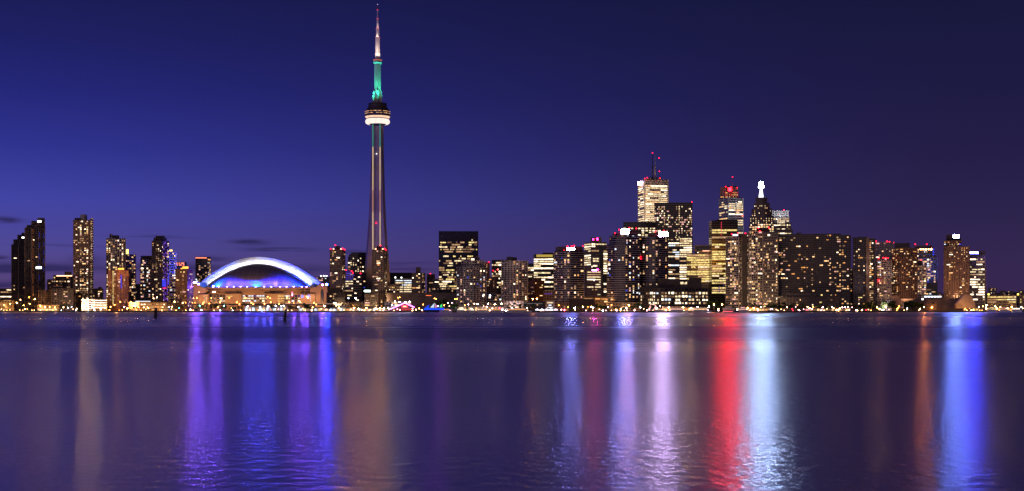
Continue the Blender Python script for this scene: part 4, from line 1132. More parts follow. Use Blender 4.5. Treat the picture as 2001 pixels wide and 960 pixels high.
# ------------------------------------------------------------------ added spots on single facades, the low warm ones in place of street light
spot('facade_fill', pt(1462, 500, 2560), pt(1438, 420, 2700), (.78, .84, 1), 110000, 40, .8)
spot('facade_fill', pt(1300, 420, 2590), pt(1282, 372, 2760), (1, .72, .55), 420000, 60, .8)
spot('facade_fill', pt(1236, 460, 2640), pt(1252, 390, 2790), (1, .66, .42), 420000, 50, .8)
spot('facade_fill', pt(1374, 520, 2290), pt(1388, 500, 2345), (1, .48, .12), 300000, 90, .9)
for x in (1518, 1534): spot('crown_flood', pt(x, 425, 2638), pt(x + 2, 415, 2662), (.92, .95, 1), 13000, 110, .8)
spot('facade_fill', pt(264, 599, 2085), pt(242, 565, 2150), (1, .42, .10), 260000, 90, .9)
spot('facade_fill', pt(215, 600, 2090), pt(220, 580, 2150), (1, .42, .10), 60000, 110, .9)
spot('facade_fill', pt(352, 600, 2090), pt(356, 575, 2150), (1, .42, .12), 70000, 110, .9)
spot('facade_fill', pt(1868, 578, 2036), pt(1868, 525, 2090), (1, .46, .2), 90000, 110, .9)
spot('facade_fill', pt(1770, 583, 1985), pt(1772, 535, 2060), (1, .46, .2), 90000, 100, .9)
spot('facade_fill', pt(1728, 602, 1950), pt(1728, 545, 2080), (1, .72, .8), 240000, 60, .9)
spot('facade_fill', pt(1440, 602, 1880), pt(1440, 560, 2040), (1, .6, .35), 200000, 90, .9)
spot('facade_fill', pt(1490, 602, 1870), pt(1480, 560, 2030), (1, .6, .35), 200000, 90, .9)
spot('facade_fill', pt(660, 602, 2080), pt(660, 540, 2230), (1, .6, .3), 260000, 70, .9)
spot('facade_fill', pt(742, 602, 2050), pt(742, 540, 2200), (1, .6, .3), 260000, 70, .9)
spot('facade_fill', pt(162, 600, 2090), pt(162, 540, 2240), (1, .6, .4), 260000, 80, .9)
spot('facade_fill', pt(920, 602, 1880), pt(920, 560, 2020), (1, .68, .6), 200000, 90, .9)
spot('facade_fill', pt(1005, 602, 1880), pt(1005, 560, 2010), (1, .68, .6), 200000, 90, .9)
spot('facade_fill', pt(318, 600, 2130), pt(322, 550, 2265), (.25, .15, 1), 80000, 50, .9)
spot('facade_fill', pt(1825, 560, 2130), pt(1824, 500, 2185), (.1, .15, 1), 100000, 70, .9)

# added points without fixtures, a warm wash on the low fronts
for x, d, w, c in ((12, 2085, 30000, (1, .5, .12)), (45, 2085, 22000, (1, .42, .1)), (80, 2060, 26000, (1, .5, .15)), (108, 2060, 30000, (1, .55, .18)), (128, 2100, 26000, (1, .5, .2)), (228, 2100, 26000, (1, .42, .1)), (268, 2060, 26000, (1, .45, .1)), (292, 2060, 26000, (1, .45, .1)), (318, 2060, 22000, (1, .5, .15)), (360, 2090, 22000, (1, .45, .12)),
                   (690, 2060, 30000, (1, .42, .1)), (742, 2060, 26000, (1, .45, .12)), (818, 2100, 20000, (1, .5, .2)), (935, 1930, 26000, (1, .6, .4)), (1050, 2010, 22000, (1, .4, .1)), (1170, 1980, 30000, (1, .42, .1)), (1220, 1900, 26000, (1, .55, .25)), (1290, 1850, 16000, (1, .6, .35)), (1455, 1960, 26000, (1, .45, .12)), (1500, 1960, 22000, (1, .5, .2)), (1940, 2120, 30000, (1, .5, .15)), (1975, 2120, 30000, (1, .5, .15)), (1890, 1950, 12000, (1, .45, .12))):
    point('quay_wash', pt(x, 599, d), c, w, .6)
# ------------------------------------------------------------------ the waterfront
def SY(px):
    d = max(0, (abs(px - 1000) - 350) / 650)
    return 1800 + 260 * d ** 1.3
ZONES = [(-40, 48, 'the far-left ochre pavilion'), (48, 92, 'the dark twin towers'), (92, 145, 'the dark gridded low-rise'), (145, 210, 'the white parking garage'),
         (210, 254, 'the orange brick slab'), (254, 330, 'the ochre arcade pavilion'), (330, 377, 'the small grey pavilion'), (377, 470, 'the stadium\'s left third'),
         (470, 560, 'the middle of the stadium'), (560, 642, 'the stadium\'s right third'), (642, 712, 'the tan slab tower'), (712, 757, 'the observation tower'),
         (757, 830, 'the purple-trimmed market hall'), (830, 893, 'the long windowless building'), (893, 985, 'the stepped condominium'), (985, 1070, 'the dark ferry shed'),
         (1070, 1145, 'the round-fronted condominium'), (1145, 1190, 'the tall chimney'), (1190, 1250, 'the tallest glass condominium'), (1250, 1386, 'the dark warehouse terminal'),
         (1386, 1420, 'the gold glass tower'), (1420, 1520, 'the ribbed condominiums'), (1520, 1664, 'the huge slab of flats'), (1664, 1742, 'the latticed condominiums'),
         (1742, 1842, 'the brown slab hotel'), (1842, 1897, 'the sign-crowned hotel'), (1897, 2060, 'the far-right low office')]
ORD = ['', 'second ', 'third ', 'fourth ', 'fifth ', 'sixth ', 'seventh ', 'eighth ', 'ninth ', 'tenth ', 'eleventh ', 'twelfth ', 'thirteenth ', 'fourteenth ', 'fifteenth ', 'sixteenth ']
def zone(px):
    for a, c, n in ZONES:
        if a <= px < c: return n
    return ZONES[-1][2]
COUNT = {}
def ordinal_label(px, what, link='from the left before'):
    z = zone(px); k = COUNT.get((z, what), 0); COUNT[(z, what)] = k + 1
    return (f'{ORD[k]}{what} {link} {z}' if k else f'first {what} {link} {z}')

LCOL = {'o': ((1, .29, .045), 'orange'), 'w': ((1, .52, .24), 'warm white'), 'c': ((.72, .82, 1), 'cool white'), 'y': ((1, .46, .10), 'yellow'), 'v': ((.42, .06, 1), 'violet'),
        'r': ((1, .02, .06), 'red'), 't': ((.1, .9, .75), 'teal'), 'p': ((1, .45, .55), 'pinkish')}
LSTR = {1: 14, 2: 50, 3: 190, 4: 1400, 5: 8000, 6: 20000}  # strongest levels boosted, some lamps added, to feed streaks on the water
LAMP_PROTO = {}
def street_lamp(px, py, col, s, double=False):
    D = SY(px) + 16 + (120 if py < 588 else 0)
    z = zz(py, D); h = max(.8, z - LAND)
    rgb, cn = LCOL[col]
    kind = 'dock_lamp' if h < 2.2 else ('mast_lamp' if h > 14 else 'street_lamp')
    words_ = {'dock_lamp': 'low lamp', 'mast_lamp': 'tall mast lamp', 'street_lamp': 'street lamp'}[kind]
    T = thing(kind, ordinal_label(px, f'{cn} {words_}'), 'lamp', pt(px, HY, D) + Vector((0, 0, LAND - CAMH)), 0, f'{words_}s along the waterfront')
    hk = round(h * 2) / 2
    key = (hk, col, s, double)
    if key not in LAMP_PROTO:
        m = glow(f'lamp_{cn}_{s}'.replace(' ', '_'), rgb, LSTR[s])
        mp = MB(); mp.tube((0, 0, 0), (0, 0, hk - .3), .14, .08); mp.tube((0, 0, 0), (0, 0, .6), .28, .2)
        hs = [(-1.2, 0), (1.2, 0)] if double else [(0, 0)]
        mh = MB()
        for hx, hy_ in hs:
            if double: mp.tube((0, 0, hk - .4), (hx, 0, hk), .07)
            if s >= 5:
                mh.box((hx - .55, hy_, hk - .5), (hx + .55, hy_ + .7, hk + .5), 1)
                mh.add([(hx - .5, hy_ - .05, hk - .45), (hx + .5, hy_ - .05, hk - .45), (hx + .5, hy_ - .05, hk + .45), (hx - .5, hy_ - .05, hk + .45)], [[0, 1, 2, 3]], 0)
            else: mh.ball((hx, hy_, hk), .5 if s < 3 else .62, 0, 7, 5)
        a = mp.build('pole', METAL, T); c = mh.build('lamp_head', [m, METAL], T)
        LAMP_PROTO[key] = (a, c)
    else:
        for o in LAMP_PROTO[key]:
            q = o.copy(); COL.objects.link(q); q.parent = T
LAMPS = '''8 596 y 2;20 594 y 2;33 592 o 3;40 586 w 2;46 597 y 2;57 581 o 2;58 594 y 2;68 585 o 4;79 598 y 2;88 600 w 2;97 600 y 2;107 601 y 2;124 601 w 2;133 602 c 2;140 600 c 1
150 604 w 2;163 604 w 5;172 604 c 3;184 605 w 5;197 604 c 3;205 602 w 2;216 600 y 2;224 596 o 2;235 590 o 2;243 600 c 2;249 603 o 3;256 590 o 2;262 598 w 2;271 601 y 2;281 601 w 2;290 602 y 2;300 583 w 2;307 581 w 2;318 601 w 1;330 600 c 1;336 599 w 2;341 590 o 4;350 602 t 1;357 592 w 2;363 592 o 1;372 605.5 w 4
378 583 o 2;385 583 o 2;376 592 o 1;381 592 o 1;390 598 t 2;396 594 o 2;398 592 o 2;389 571 w 1;409 593 o 2;413 583 o 2;418 571 c 2 d;426 601 y 2;430 591 o 2;438 598 t 2;448 582 o 2;452 602 y 1;463 591 o 2;468 595 o 2
479 582 o 2;491 592 o 2;484 599 c 2;495 595 o 2;508 600 c 2;517 594 o 2;523 580 o 2;528 583 o 2;529 591 o 2;524 599 c 3;539 598 c 2;545 594 o 2;550 598 c 2;555 598 c 2;561 580 o 2
565 591 o 2;574 592 o 1;583 600 c 2;587 591 o 2;599 580 o 2;602 582 o 3;614 592 o 2;618 595 o 2;592 603 w 1;611 601 y 2;628 604 w 1;634 598 w 3;638 605 o 1
652 605 w 1;662 601.5 y 5;672 606 w 1;681 583 c 2;695 583.5 c 3;692 602 o 5;701 604 w 3;707 605 c 1;716 602 o 5;724 605 w 1;733 604 w 5;743 602 o 5;737 604 c 2;750 603 w 3
759 603 w 4;766 597 c 2;772 590 c 4;781 590.5 c 3;778 582 o 2;781 581 o 2;792 591 c 3;800 591 c 3;806 604 w 2;813 605 w 2;819 603 y 2;824 606 w 2;827 595 o 2
856 598 v 5;849 583.5 o 2;852 584 o 2;868 597 o 2;889 585 o 2;893 584 o 2;878 598 w 1;883 592 p 1;875 592.5 p 2;898 606 c 3;905 607 c 4;908 597 o 2;915 595 p 2;927 594 w 2;933 594.5 w 3;945 598 w 1;954 594 w 3;967 594.5 w 3;980 594 w 3;944 578 c 2;958 578 c 2;951 600 p 2;962 603 w 2;976 602.5 r 2;982 605 c 2
988 608 c 3;1001 602 c 2;1030 602 c 2;1012 606 w 1;1020 606.5 w 1;1041 584.5 o 4;1049 584 o 3;1056 606 w 1;1092 597 o 2;1103 606 r 3;1110 601 o 2;1097 605 p 2
1123 602 c 3;1139 599.6 o 4;1155 599.6 o 4;1149 600 o 1;1159 601.5 c 2;1178 606.5 c 3;1188 601 c 2;1195 596 o 2;1203 605 y 2;1213 604 w 2;1224 602 c 2;1229 597 o 6;1240 605 w 1;1251 601 c 3;1258 604 w 1
1283 602 p 3;1290 598 w 2;1307 601 c 3;1320 603 w 1;1329 603 w 2;1335 601 y 4;1350 602 w 5;1363 600 c 2;1374 604 p 1;1385 600 c 3;1395 595 o 3;1411 595 o 3;1404 604 w 2
1441 604 w 2;1452 604 p 3;1461 602 o 3;1473 602 o 3;1480 604 y 2;1487 600 w 2;1495 604 w 1;1509 604 c 1;1517 605 w 1
1538 601 w 2;1548 604 r 1;1555 600 p 1;1560 605 w 1;1578 600 w 2;1582 602 p 2;1589 600 o 2;1587 604 w 2;1576 606 r 1;1608 601 p 3;1616 604 w 1;1626 600 p 2;1629 602 w 2;1634 607 y 2;1638 606.6 y 3;1641 603 o 3;1646 601 p 2;1651 601 p 2;1657 600 w 2
1665 601 p 1;1675 606.5 y 3;1684 606 y 2;1692 606 r 1;1697 605 w 1;1714 601 o 3;1719 604.5 y 4;1727 605 c 1;1737 605 w 1
1755 602 o 2;1757 599 o 2;1753 604 o 2;1773 603 c 2;1772 605 y 1;1798 604 w 2;1806 600 o 5;1821 601 o 3;1832 605 o 1
1852 595 r 1;1867 595 r 1;1878 596 p 2;1876 603 y 2;1894 602 y 3;1886 604 o 2;1902 605 o 2
1913 600 w 2;1921 599 y 2;1928 597 w 3;1927 603 w 3;1936 602 o 2;1945 599 y 3;1948 603 y 3;1955 600 w 2;1962 604 o 2;1969 602 w 2;1977 600 y 3;1984 602 w 2;1990 603 p 2;1996 600 c 2;1999 603 y 2'''
for row in LAMPS.replace('\n', ';').split(';'):
    t = row.split()
    street_lamp(float(t[0]), float(t[1]), t[2], int(t[3]), len(t) > 4)
rng = random.Random(77)
def dots_row(x0, x1, step, cols):
    x = x0
    while x < x1:
        street_lamp(x, 607.6 - rng.choice((0, 0, 0, .8, 1.8, 3.2)), rng.choice(cols), rng.choice((1, 1, 1, 2))); x += step * rng.choice((.45, .6, .9, 1.2, 1.9))
dots_row(645, 800, 11, 'wwpc'); dots_row(806, 836, 10, 'w'); dots_row(1124, 1180, 11, 'wp'); dots_row(1264, 1400, 11, 'wpw'); dots_row(1440, 1516, 13, 'wp'); dots_row(570, 640, 14, 'w')

for _a, _c, _s, _k in ((3, 118, 10, 'yyw'), (120, 210, 12, 'wyc'), (214, 376, 10, 'ywyo'), (378, 480, 13, 'wyc'), (482, 566, 11, 'wcp'), (842, 990, 12, 'wwp'), (992, 1062, 13, 'wp'), (1184, 1262, 12, 'wyp'), (1404, 1438, 12, 'wp'), (1520, 1700, 14, 'pwwr'), (1702, 1850, 24, 'wy'), (1880, 1998, 10, 'ywyo')):
    dots_row(_a, _c, _s, _k)

# --- trees
def leaf_mat(name, col):
    m, nt, out = new_mat(name); N, L = nt.nodes, nt.links
    g = N.new('ShaderNodeNewGeometry'); n = N.new('ShaderNodeTexNoise'); n.inputs['Scale'].default_value = .6
    L.new(g.outputs['Position'], n.inputs['Vector'])
    r = N.new('ShaderNodeValToRGB'); r.color_ramp.elements[0].position = .3; r.color_ramp.elements[1].position = .7
    r.color_ramp.elements[0].color = (*[c * .45 for c in col], 1); r.color_ramp.elements[1].color = (*[c * 1.5 for c in col], 1)
    L.new(n.outputs[0], r.inputs[0])
    d = N.new('ShaderNodeBsdfDiffuse'); t = N.new('ShaderNodeBsdfTranslucent'); a = N.new('ShaderNodeMixShader'); a.inputs[0].default_value = .35
    L.new(r.outputs[0], d.inputs[0]); L.new(r.outputs[0], t.inputs[0]); L.new(d.outputs[0], a.inputs[1]); L.new(t.outputs[0], a.inputs[2]); L.new(a.outputs[0], out.inputs[0])
    return m
LEAF = leaf_mat('foliage', (.05, .085, .03)); BARK = plain('bark', (.07, .05, .035), .9)
TREES = []
def tree_meshes(seed):
    rng = random.Random(seed)
    H = 1.0
    tk = MB(); top = Vector((rng.uniform(-.04, .04), rng.uniform(-.04, .04), .55))
    tk.tube((0, 0, 0), top * .6, .035, .026); tk.tube(top * .6, top, .026, .014)
    cl = []
    for k in range(11):
        a = rng.uniform(0, 6.28); r = rng.uniform(.06, .30); z = rng.uniform(.38, .92)
        r *= 1.15 - abs(z - .6) * 1.2
        c = Vector((r * math.cos(a), r * math.sin(a), z)); cl.append((c, rng.uniform(.10, .19)))
        st = top * rng.uniform(.5, .95); tk.tube(st, c, .012, .005, 5)
    cr = MB()
    for c, r in cl:
        for _ in range(46):
            v = Vector((rng.gauss(0, 1), rng.gauss(0, 1), rng.gauss(0, 1))).normalized() * r * rng.random() ** .4
            v.z *= .75; p_ = c + v
            n = Vector((rng.gauss(0, 1), rng.gauss(0, 1), rng.gauss(0, 1) + .5)).normalized()
            t = n.orthogonal().normalized(); u = n.cross(t); s = rng.uniform(.018, .038)
            cr.add([p_ - t * s - u * s * .6, p_ + t * s - u * s * .7, p_ + t * s * .8 + u * s, p_ - t * s * .9 + u * s * .8], [[0, 1, 2, 3]])
    return tk, cr
def tree(px, top, dD=28, wide=1.0):
    D = SY(px) + dD
    h = zz(top, D) - LAND
    T = thing('tree', ordinal_label(px, 'leafy tree'), 'tree', pt(px, HY, D) + Vector((0, 0, LAND - CAMH)), (px * 37) % 6.28, 'trees along the waterfront')
    T.scale = (h * wide, h * wide, h)
    k = int(px * 7) % 5
    if len(TREES) < 5:
        tk, cr = tree_meshes(len(TREES) + 3); TREES.append((tk.build('trunk', BARK, T), cr.build('crown', LEAF, T)))
    else:
        for o in TREES[k]:
            q = o.copy(); COL.objects.link(q); q.parent = T
for row in '''122 595;128 592;134 596;156 599;212 598;262 599;345 597;356 596;386 597;396 595;403 597;412 594;420 593;432 596;440 597;452 597;459 598;466 597;472 598;531 596;537 595;566 597;572 596;578 596;596 592;604 593;612 594;642 597;655 599;700 598;735 599;757 601
849 588;857 585;866 584;874 586;882 585;889 587;912 598;924 597;993 593;1003 592;1016 593;1028 592;1040 593;1110 597;1119 596;1130 598;1146 597;1166 594;1174 592;1182 594;1186 598;1202 597;1210 598;1219 599;1236 597;1246 591;1252 590;1262 598;1388 588;1396 586;1404 585;1412 587;1420 594;1430 596;1468 592;1478 594;1486 596
1500 594;1508 590;1515 592;1524 593;1533 591;1542 594;1550 592;1559 594;1568 593;1577 595;1596 595;1603 594;1613 596;1622 594;1632 595;1643 596;1653 595;1662 592;1670 594;1682 591;1689 590;1696 591;1703 590;1709 592;1724 592;1731 588;1737 587;1743 588;1749 590;1761 594;1768 591;1776 588;1783 587;1790 589;1797 591;1804 590;1812 588;1820 587;1828 588;1836 587;1842 588;1850 588;1858 587;1865 588;1872 591'''.replace('\n', ';').split(';'):
    x, y = map(float, row.split()); tree(x, y, 24 + (x * 13) % 14, 1.0 if y > 593 else 1.15)

# --- chimney
D = 1890; O = pt(1161, HY, D); O = Vector((O.x, O.y, LAND))
T = thing('chimney_stack', 'slender dark brick chimney with a pink lamp standing beside the dark warehouse', 'chimney', O)
s = D / F; mb = MB(); H = zz(549.5, D) - LAND
mb.lathe([(2.0 * s, 0), (1.7 * s, H * .5), (1.5 * s, H), (1.7 * s, H), (1.7 * s, H + .4), (.01, H + .4)], (0, 0), 14); mb.build('stack', plain('chimney_brick', (.06, .035, .03), .85), T)
mb = MB(); mb.ball((0, 0, H + 1.0), .7); mb.build('warning_light', glow('chimney_lamp', (1, .5, .5), 14), T)
mb = MB(); mb.lathe([(1.75 * s, H * .8), (1.9 * s, H * .8), (1.9 * s, H * .8 + .5), (1.75 * s, H * .8 + .5)], (0, 0), 14); mb.build('band', METAL, T)
# slim pole right of it
# --- elevated road before the stadium
vs = []; mb = MB()
A = pt(376, 594.6, 2090); B_ = pt(668, 593.0, 2090); z = A.z
O = Vector((A.x, 2090, LAND)); T = thing('elevated_road', 'dark elevated roadway on pillars running in front of the stadium', 'viaduct', O)
w = B_.x - A.x; hz = z - LAND
mb.box((0, 0, hz - 1.3), (w, 16, hz)); mb.build('deck', DARKC, T)
mb = MB(); mb.box((0, -.5, hz), (w, -.1, hz + 1.0)); mb.build('parapet', CONC, T)
for k in range(13):
    mb = MB(); x = w * (k + .5) / 13; mb.box((x - .8, 5, 0), (x + .8, 8, hz - 1.3)); mb.build('pillar', CONC, T)
mb = MB(); 
for k in range(60):
    x = w * (.62 + .38 * k / 60); mb.box((x, -.7, hz + .35), (x + 1.0, -.52, hz + .75))
mb.build('light_line', glow('light_line', (1, .62, .55), .8, False), T, kind='stuff')  # row of glowing boxes standing in for the light streak of traffic
# --- white arcade pavilion below the road
def arcade(px0, px1, top, D, name, label, cat, n, keys, wallm, lamp):
    O = pt(px0, HY, D); O = Vector((O.x, D, LAND)); T = thing(name, label, cat, O)
    w = (px1 - px0) * D / F; h = zz(top, D) - LAND
    mb = MB(); mb.box((0, 0, 0), (w, 14, h)); mb.build('wall', wallm, T)
    mb = MB(); mb.box((-.6, -1.6, h), (w + .6, 14.6, h + .6)); mb.build('roof', DARKC, T)
    for k in range(n):
        x0, x1 = w * (k + .15) / n, w * (k + .85) / n
        win_obj(x1 - x0, h * .62, keys[k % len(keys)], T, ((x0 + x1) / 2, -.06, .4), 0)
    for k in range(n + 1):
        mb = MB(); x = w * k / n; mb.box((x - .25, -1.4, 0), (x + .25, -.9, h)); mb.build('column', S_WHITE, T)
    return T
arcade(478, 560, 598.2, 1960, 'pavilion', 'white arcaded pavilion under the elevated road before the stadium', 'pavilion', 12, ['cool', 'pink', 'cool', 'dim', 'cool', 'warm'], S_WHITE, 0)
arcade(584, 650, 601.2, 1900, 'boat_shed', 'low pale boat shed by the water at the right end of the stadium', 'shed', 9, ['cool', 'warm', 'dim', 'pink'], S_WHITE, 0)
arcade(652, 676, 599.6, 1880, 'boat_shed', 'pale grey boat shed on the quay below the dark balcony mid-rise', 'shed', 4, ['cool', 'dim'], S_WHITE, 0)
arcade(1338, 1382, 600.4, 1845, 'pavilion', 'low terrace pavilion with pinkish lights below the dark warehouse terminal', 'pavilion', 7, ['orange', 'warm', 'pink'], S_TAN, 0)
arcade(1296, 1336, 599.2, 1850, 'pavilion', 'low waterside restaurant with a warm lit front by the dark warehouse terminal', 'pavilion', 7, ['warm', 'orange'], S_TAN, 0)
arcade(895, 985, 597.5, 1880, 'pavilion', 'long low promenade pavilion with pinkish lights below the stepped condominium', 'pavilion', 14, ['dim', 'pink', 'warm'], S_TAN, 0)
arcade(1900, 1986, 600, 2110, 'market_stall', 'long row of warm lit stalls on the quay before the far-right low office', 'stalls', 14, ['orange', 'yellow', 'bright', 'warm'], S_TAN, 0)
arcade(1574, 1660, 601.5, 1925, 'pavilion', 'low pavilion with pink-white lights at the foot of the huge wide slab', 'pavilion', 12, ['pink', 'dim', 'faint', 'warm'], DARKC, 0)
arcade(676, 757, 602, 1860, 'market_stall', 'low row of warm lit stalls on the quay below the observation tower', 'stalls', 14, ['orange', 'warm', 'pink', 'dim', 'cool'], S_TAN, 0)
arcade(1442, 1500, 601.6, 1850, 'pavilion', 'low glowing terrace at the foot of the ribbed condominiums', 'pavilion', 10, ['orange', 'yellow', 'warm'], S_TAN, 0)
# --- purple-trimmed gabled market hall
D = 1850; O = pt(787, HY, D); O = Vector((O.x, D, LAND)); s = D / F
T = thing('market_hall', 'dark gabled market hall trimmed with purple lights around a red sign', 'hall', O)
P_ = lambda x, y: Vector(((x - 787) * s, 0, zz(y, D) - LAND))
g = [P_(763, 604), P_(770, 601.5), P_(791, 592.8), P_(809, 601), P_(809, 606)]
g = [Vector((v.x, 0, max(v.z, 0))) for v in g]; g[0].z = 0; g[-1].z = 0
bk = [v + Vector((0, 40, 0)) for v in g]; n = len(g)
mb = MB(); mb.add(g + bk, [list(range(n)), list(range(2 * n - 1, n - 1, -1))] + [[i, n + i, n + (i + 1) % n, (i + 1) % n] for i in range(n)]); mb.build('hall_body', plain('hall_red_brown', (.09, .03, .03), .7), T)
mb = MB()
for a, c in ((P_(760, 605), P_(771, 601)), (P_(771, 601), P_(791, 592.2)), (P_(791, 592.2), P_(809.5, 600.6))): mb.tube(a + Vector((0, -.5, 0)), c + Vector((0, -.5, 0)), .42)
mb.build('light_trim', glow('purple_trim', (.8, .16, 1), 9), T)
mb = MB(); a, c = P_(786, 601.2), P_(796, 596.8); mb.box((a.x, -.8, a.z), (c.x, -.2, c.z)); mb.build('sign', glow('hall_sign_red', (1, .02, .03), 7), T)
mb = MB(); a, c = P_(788, 599.8), P_(794, 598.4); mb.box((a.x, -1.0, a.z), (c.x, -.8, c.z)); mb.build('sign_glow', glow('hall_sign_orange', (1, .3, .1), 6), T)
mb = MB(); a, c = P_(774, 606.5), P_(806, 603.2); mb.box((a.x, -.5, a.z), (c.x, -.1, c.z)); mb.build('lit_front', glow('hall_front_red', (1, .08, .12), .5), T)

# --- boats
HULLW = plain('hull_white', (.7, .7, .72), .4); HULLD = plain('hull_dark', (.03, .03, .05), .4)
def boat(px0, px1, deck, cab, label, name='motor_boat', cat='boat', hull=HULLW, key='warm', upper=True, masts=0, dD=-10, group=None):
    D = SY((px0 + px1) / 2) + dD; s = D / F
    O = pt((px0 + px1) / 2, HY, D); O = Vector((O.x, D, 0)); T = thing(name, label, cat, O, 0, group)
    w = (px1 - px0) * s; hd = max(1.0, zz(deck, D)); hc = zz(cab, D)
    bm_ = w * .14
    out = [(-w / 2, -bm_ / 2), (w * .28, -bm_ / 2), (w * .42, -bm_ * .3), (w / 2, 0), (w * .42, bm_ * .3), (w * .28, bm_ / 2), (-w / 2, bm_ / 2)]
    mb = MB(); mb.prism([(x * .93, y * .7) for x, y in out], -.6, hd, top=out); mb.build('hull', hull, T)
    ch = (hc - hd) / (2 if upper else 1)
    mb = MB(); mb.box((-w * .42, -bm_ * .38, hd), (w * .25, bm_ * .38, hd + ch)); 
    if upper: mb.box((-w * .30, -bm_ * .3, hd + ch), (w * .12, bm_ * .3, hd + 2 * ch))
    mb.build('cabin', HULLW, T)
    n = max(3, int(w / 3))
    for k in range(n):
        x0 = -w * .42 + w * .67 * (k + .15) / n; x1 = -w * .42 + w * .67 * (k + .85) / n
        win_obj(x1 - x0, ch * .5, key, T, ((x0 + x1) / 2, -bm_ * .38 - .05, hd + ch * .3), 0)
    if upper:
        win_obj(w * .36, ch * .5, key, T, (-w * .09, -bm_ * .3 - .05, hd + ch * 1.3), 0)
    mb = MB(); mb.tube((0, 0, hc), (0, 0, hc + 3), .08); mb.build('mast', METAL, T)
    for k in range(masts):
        x = w * (-.25 + .45 * k / max(1, masts - 1)); mb = MB(); mb.tube((x, 0, hd), (x, 0, hd + w * .55), .16, .06); mb.tube((x - w * .1, 0, hd + w * .3), (x + w * .1, 0, hd + w * .3), .07); mb.build('mast', METAL, T)
    return T, O, s
G = 'boats moored along the quay'
boat(892, 914, 606.6, 601, 'brilliantly lit white tour boat with two decks below the stepped condominium', 'tour_boat', key='bright', group=G)
boat(915, 930, 607, 602, 'small white lit boat right of the brilliantly lit tour boat', key='bright', group=G)
boat(931, 958, 607.4, 603, 'low white boat with warm windows at the middle of the quay', key='warm', upper=False, group=G)
boat(960, 986, 607.4, 603.4, 'added low boat whose orange windows replace a light streak, left of the dark ferry shed', key='orange', upper=False, group=G)  # orange windows put here in place of a passing boat's light streak
boat(990, 1040, 607.4, 602.6, 'added long low boat, its yellow-orange cabin replacing a light streak, before the dark ferry shed', 'tour_boat', key='orange', upper=False, group=G)  # stands in for the orange light streak of a passing tour boat
boat(858, 884, 607, 603.5, 'low boat with an orange lit rail left of the brilliantly lit tour boat', key='orange', upper=False, group=G)
boat(1308, 1345, 607, 602, 'long white cruise boat with pink lit windows by the dark warehouse terminal', 'tour_boat', key='pink', upper=False, group=G)
boat(1352, 1392, 607, 602.4, 'long low boat with warm lit windows right of the white cruise boat', 'tour_boat', key='warm', upper=False, group=G)
T, O, s = boat(1411, 1442, 606.6, 598, 'dark harbour ferry with a glowing red waterline stripe and two masts', 'harbour_ferry', hull=HULLD, key='faint', group=G, masts=2)
mb = MB(); mb.box((-14 * s, -2.6, .9), (5 * s, -2.2, 1.5)); mb.build('stripe_light', glow('red_stripe', (1, .10, .12), 3), T)
boat(1443, 1464, 606.8, 600, 'white motor yacht right of the dark harbour ferry', 'motor_yacht', key='pink', group=G)
boat(1930, 1950, 606, 600.5, 'white motor yacht with yellow windows in the far-right marina', 'motor_yacht', key='yellow', group=G, dD=-14)
boat(1953, 1972, 606, 601, 'white motor yacht with orange windows in the far-right marina', 'motor_yacht', key='orange', group=G, dD=-14)
boat(1976, 1998, 606, 601.5, 'low white boat with bright windows at the end of the far-right marina', key='bright', group=G, dD=-14, upper=False)
boat(1278, 1300, 606.8, 603, 'small white boat with warm windows beside the light-strung tall ship', key='warm', group=G, upper=False)
# tall ship strung with pink lights
D = SY(1272) - 9; s = D / F; O = pt(1276, HY, D); O = Vector((O.x, D, 0))
T = thing('tall_ship', 'tall ship outlined in strings of pinkish lights left of the dark warehouse terminal', 'ship', O)
mb = MB(); out = [(-11 * s, -2), (8 * s, -2), (13 * s, 0), (8 * s, 2), (-11 * s, 2)]; mb.prism([(x * .9, y * .7) for x, y in out], -.6, 2.6, top=out); mb.build('hull', HULLD, T)
STR = glow('string_light', (1, .50, .40), 3.5)
for x, h in ((-4 * s, 17 * s), (4 * s, 15 * s)):
    mb = MB(); mb.tube((x, 0, 2), (x, 0, h), .2, .1); mb.build('mast', METAL, T)
for pts_ in ([(-11, 3), (-4, 16.6), (4, 14.6), (12, 3)], [(-8, 3), (-4, 12)], [(0, 3), (4, 11)], [(8, 3), (4, 13)], [(-10, 4), (11, 4)]):
    mb = MB()
    for a, c in zip(pts_, pts_[1:]):
        for k in range(12):
            t = k / 12; mb.ball(((a[0] + (c[0] - a[0]) * t) * s, -.3, (a[1] + (c[1] - a[1]) * t) * s), .3, seg=5, rings=3)
    mb.build('string_lights', STR, T, kind='stuff')
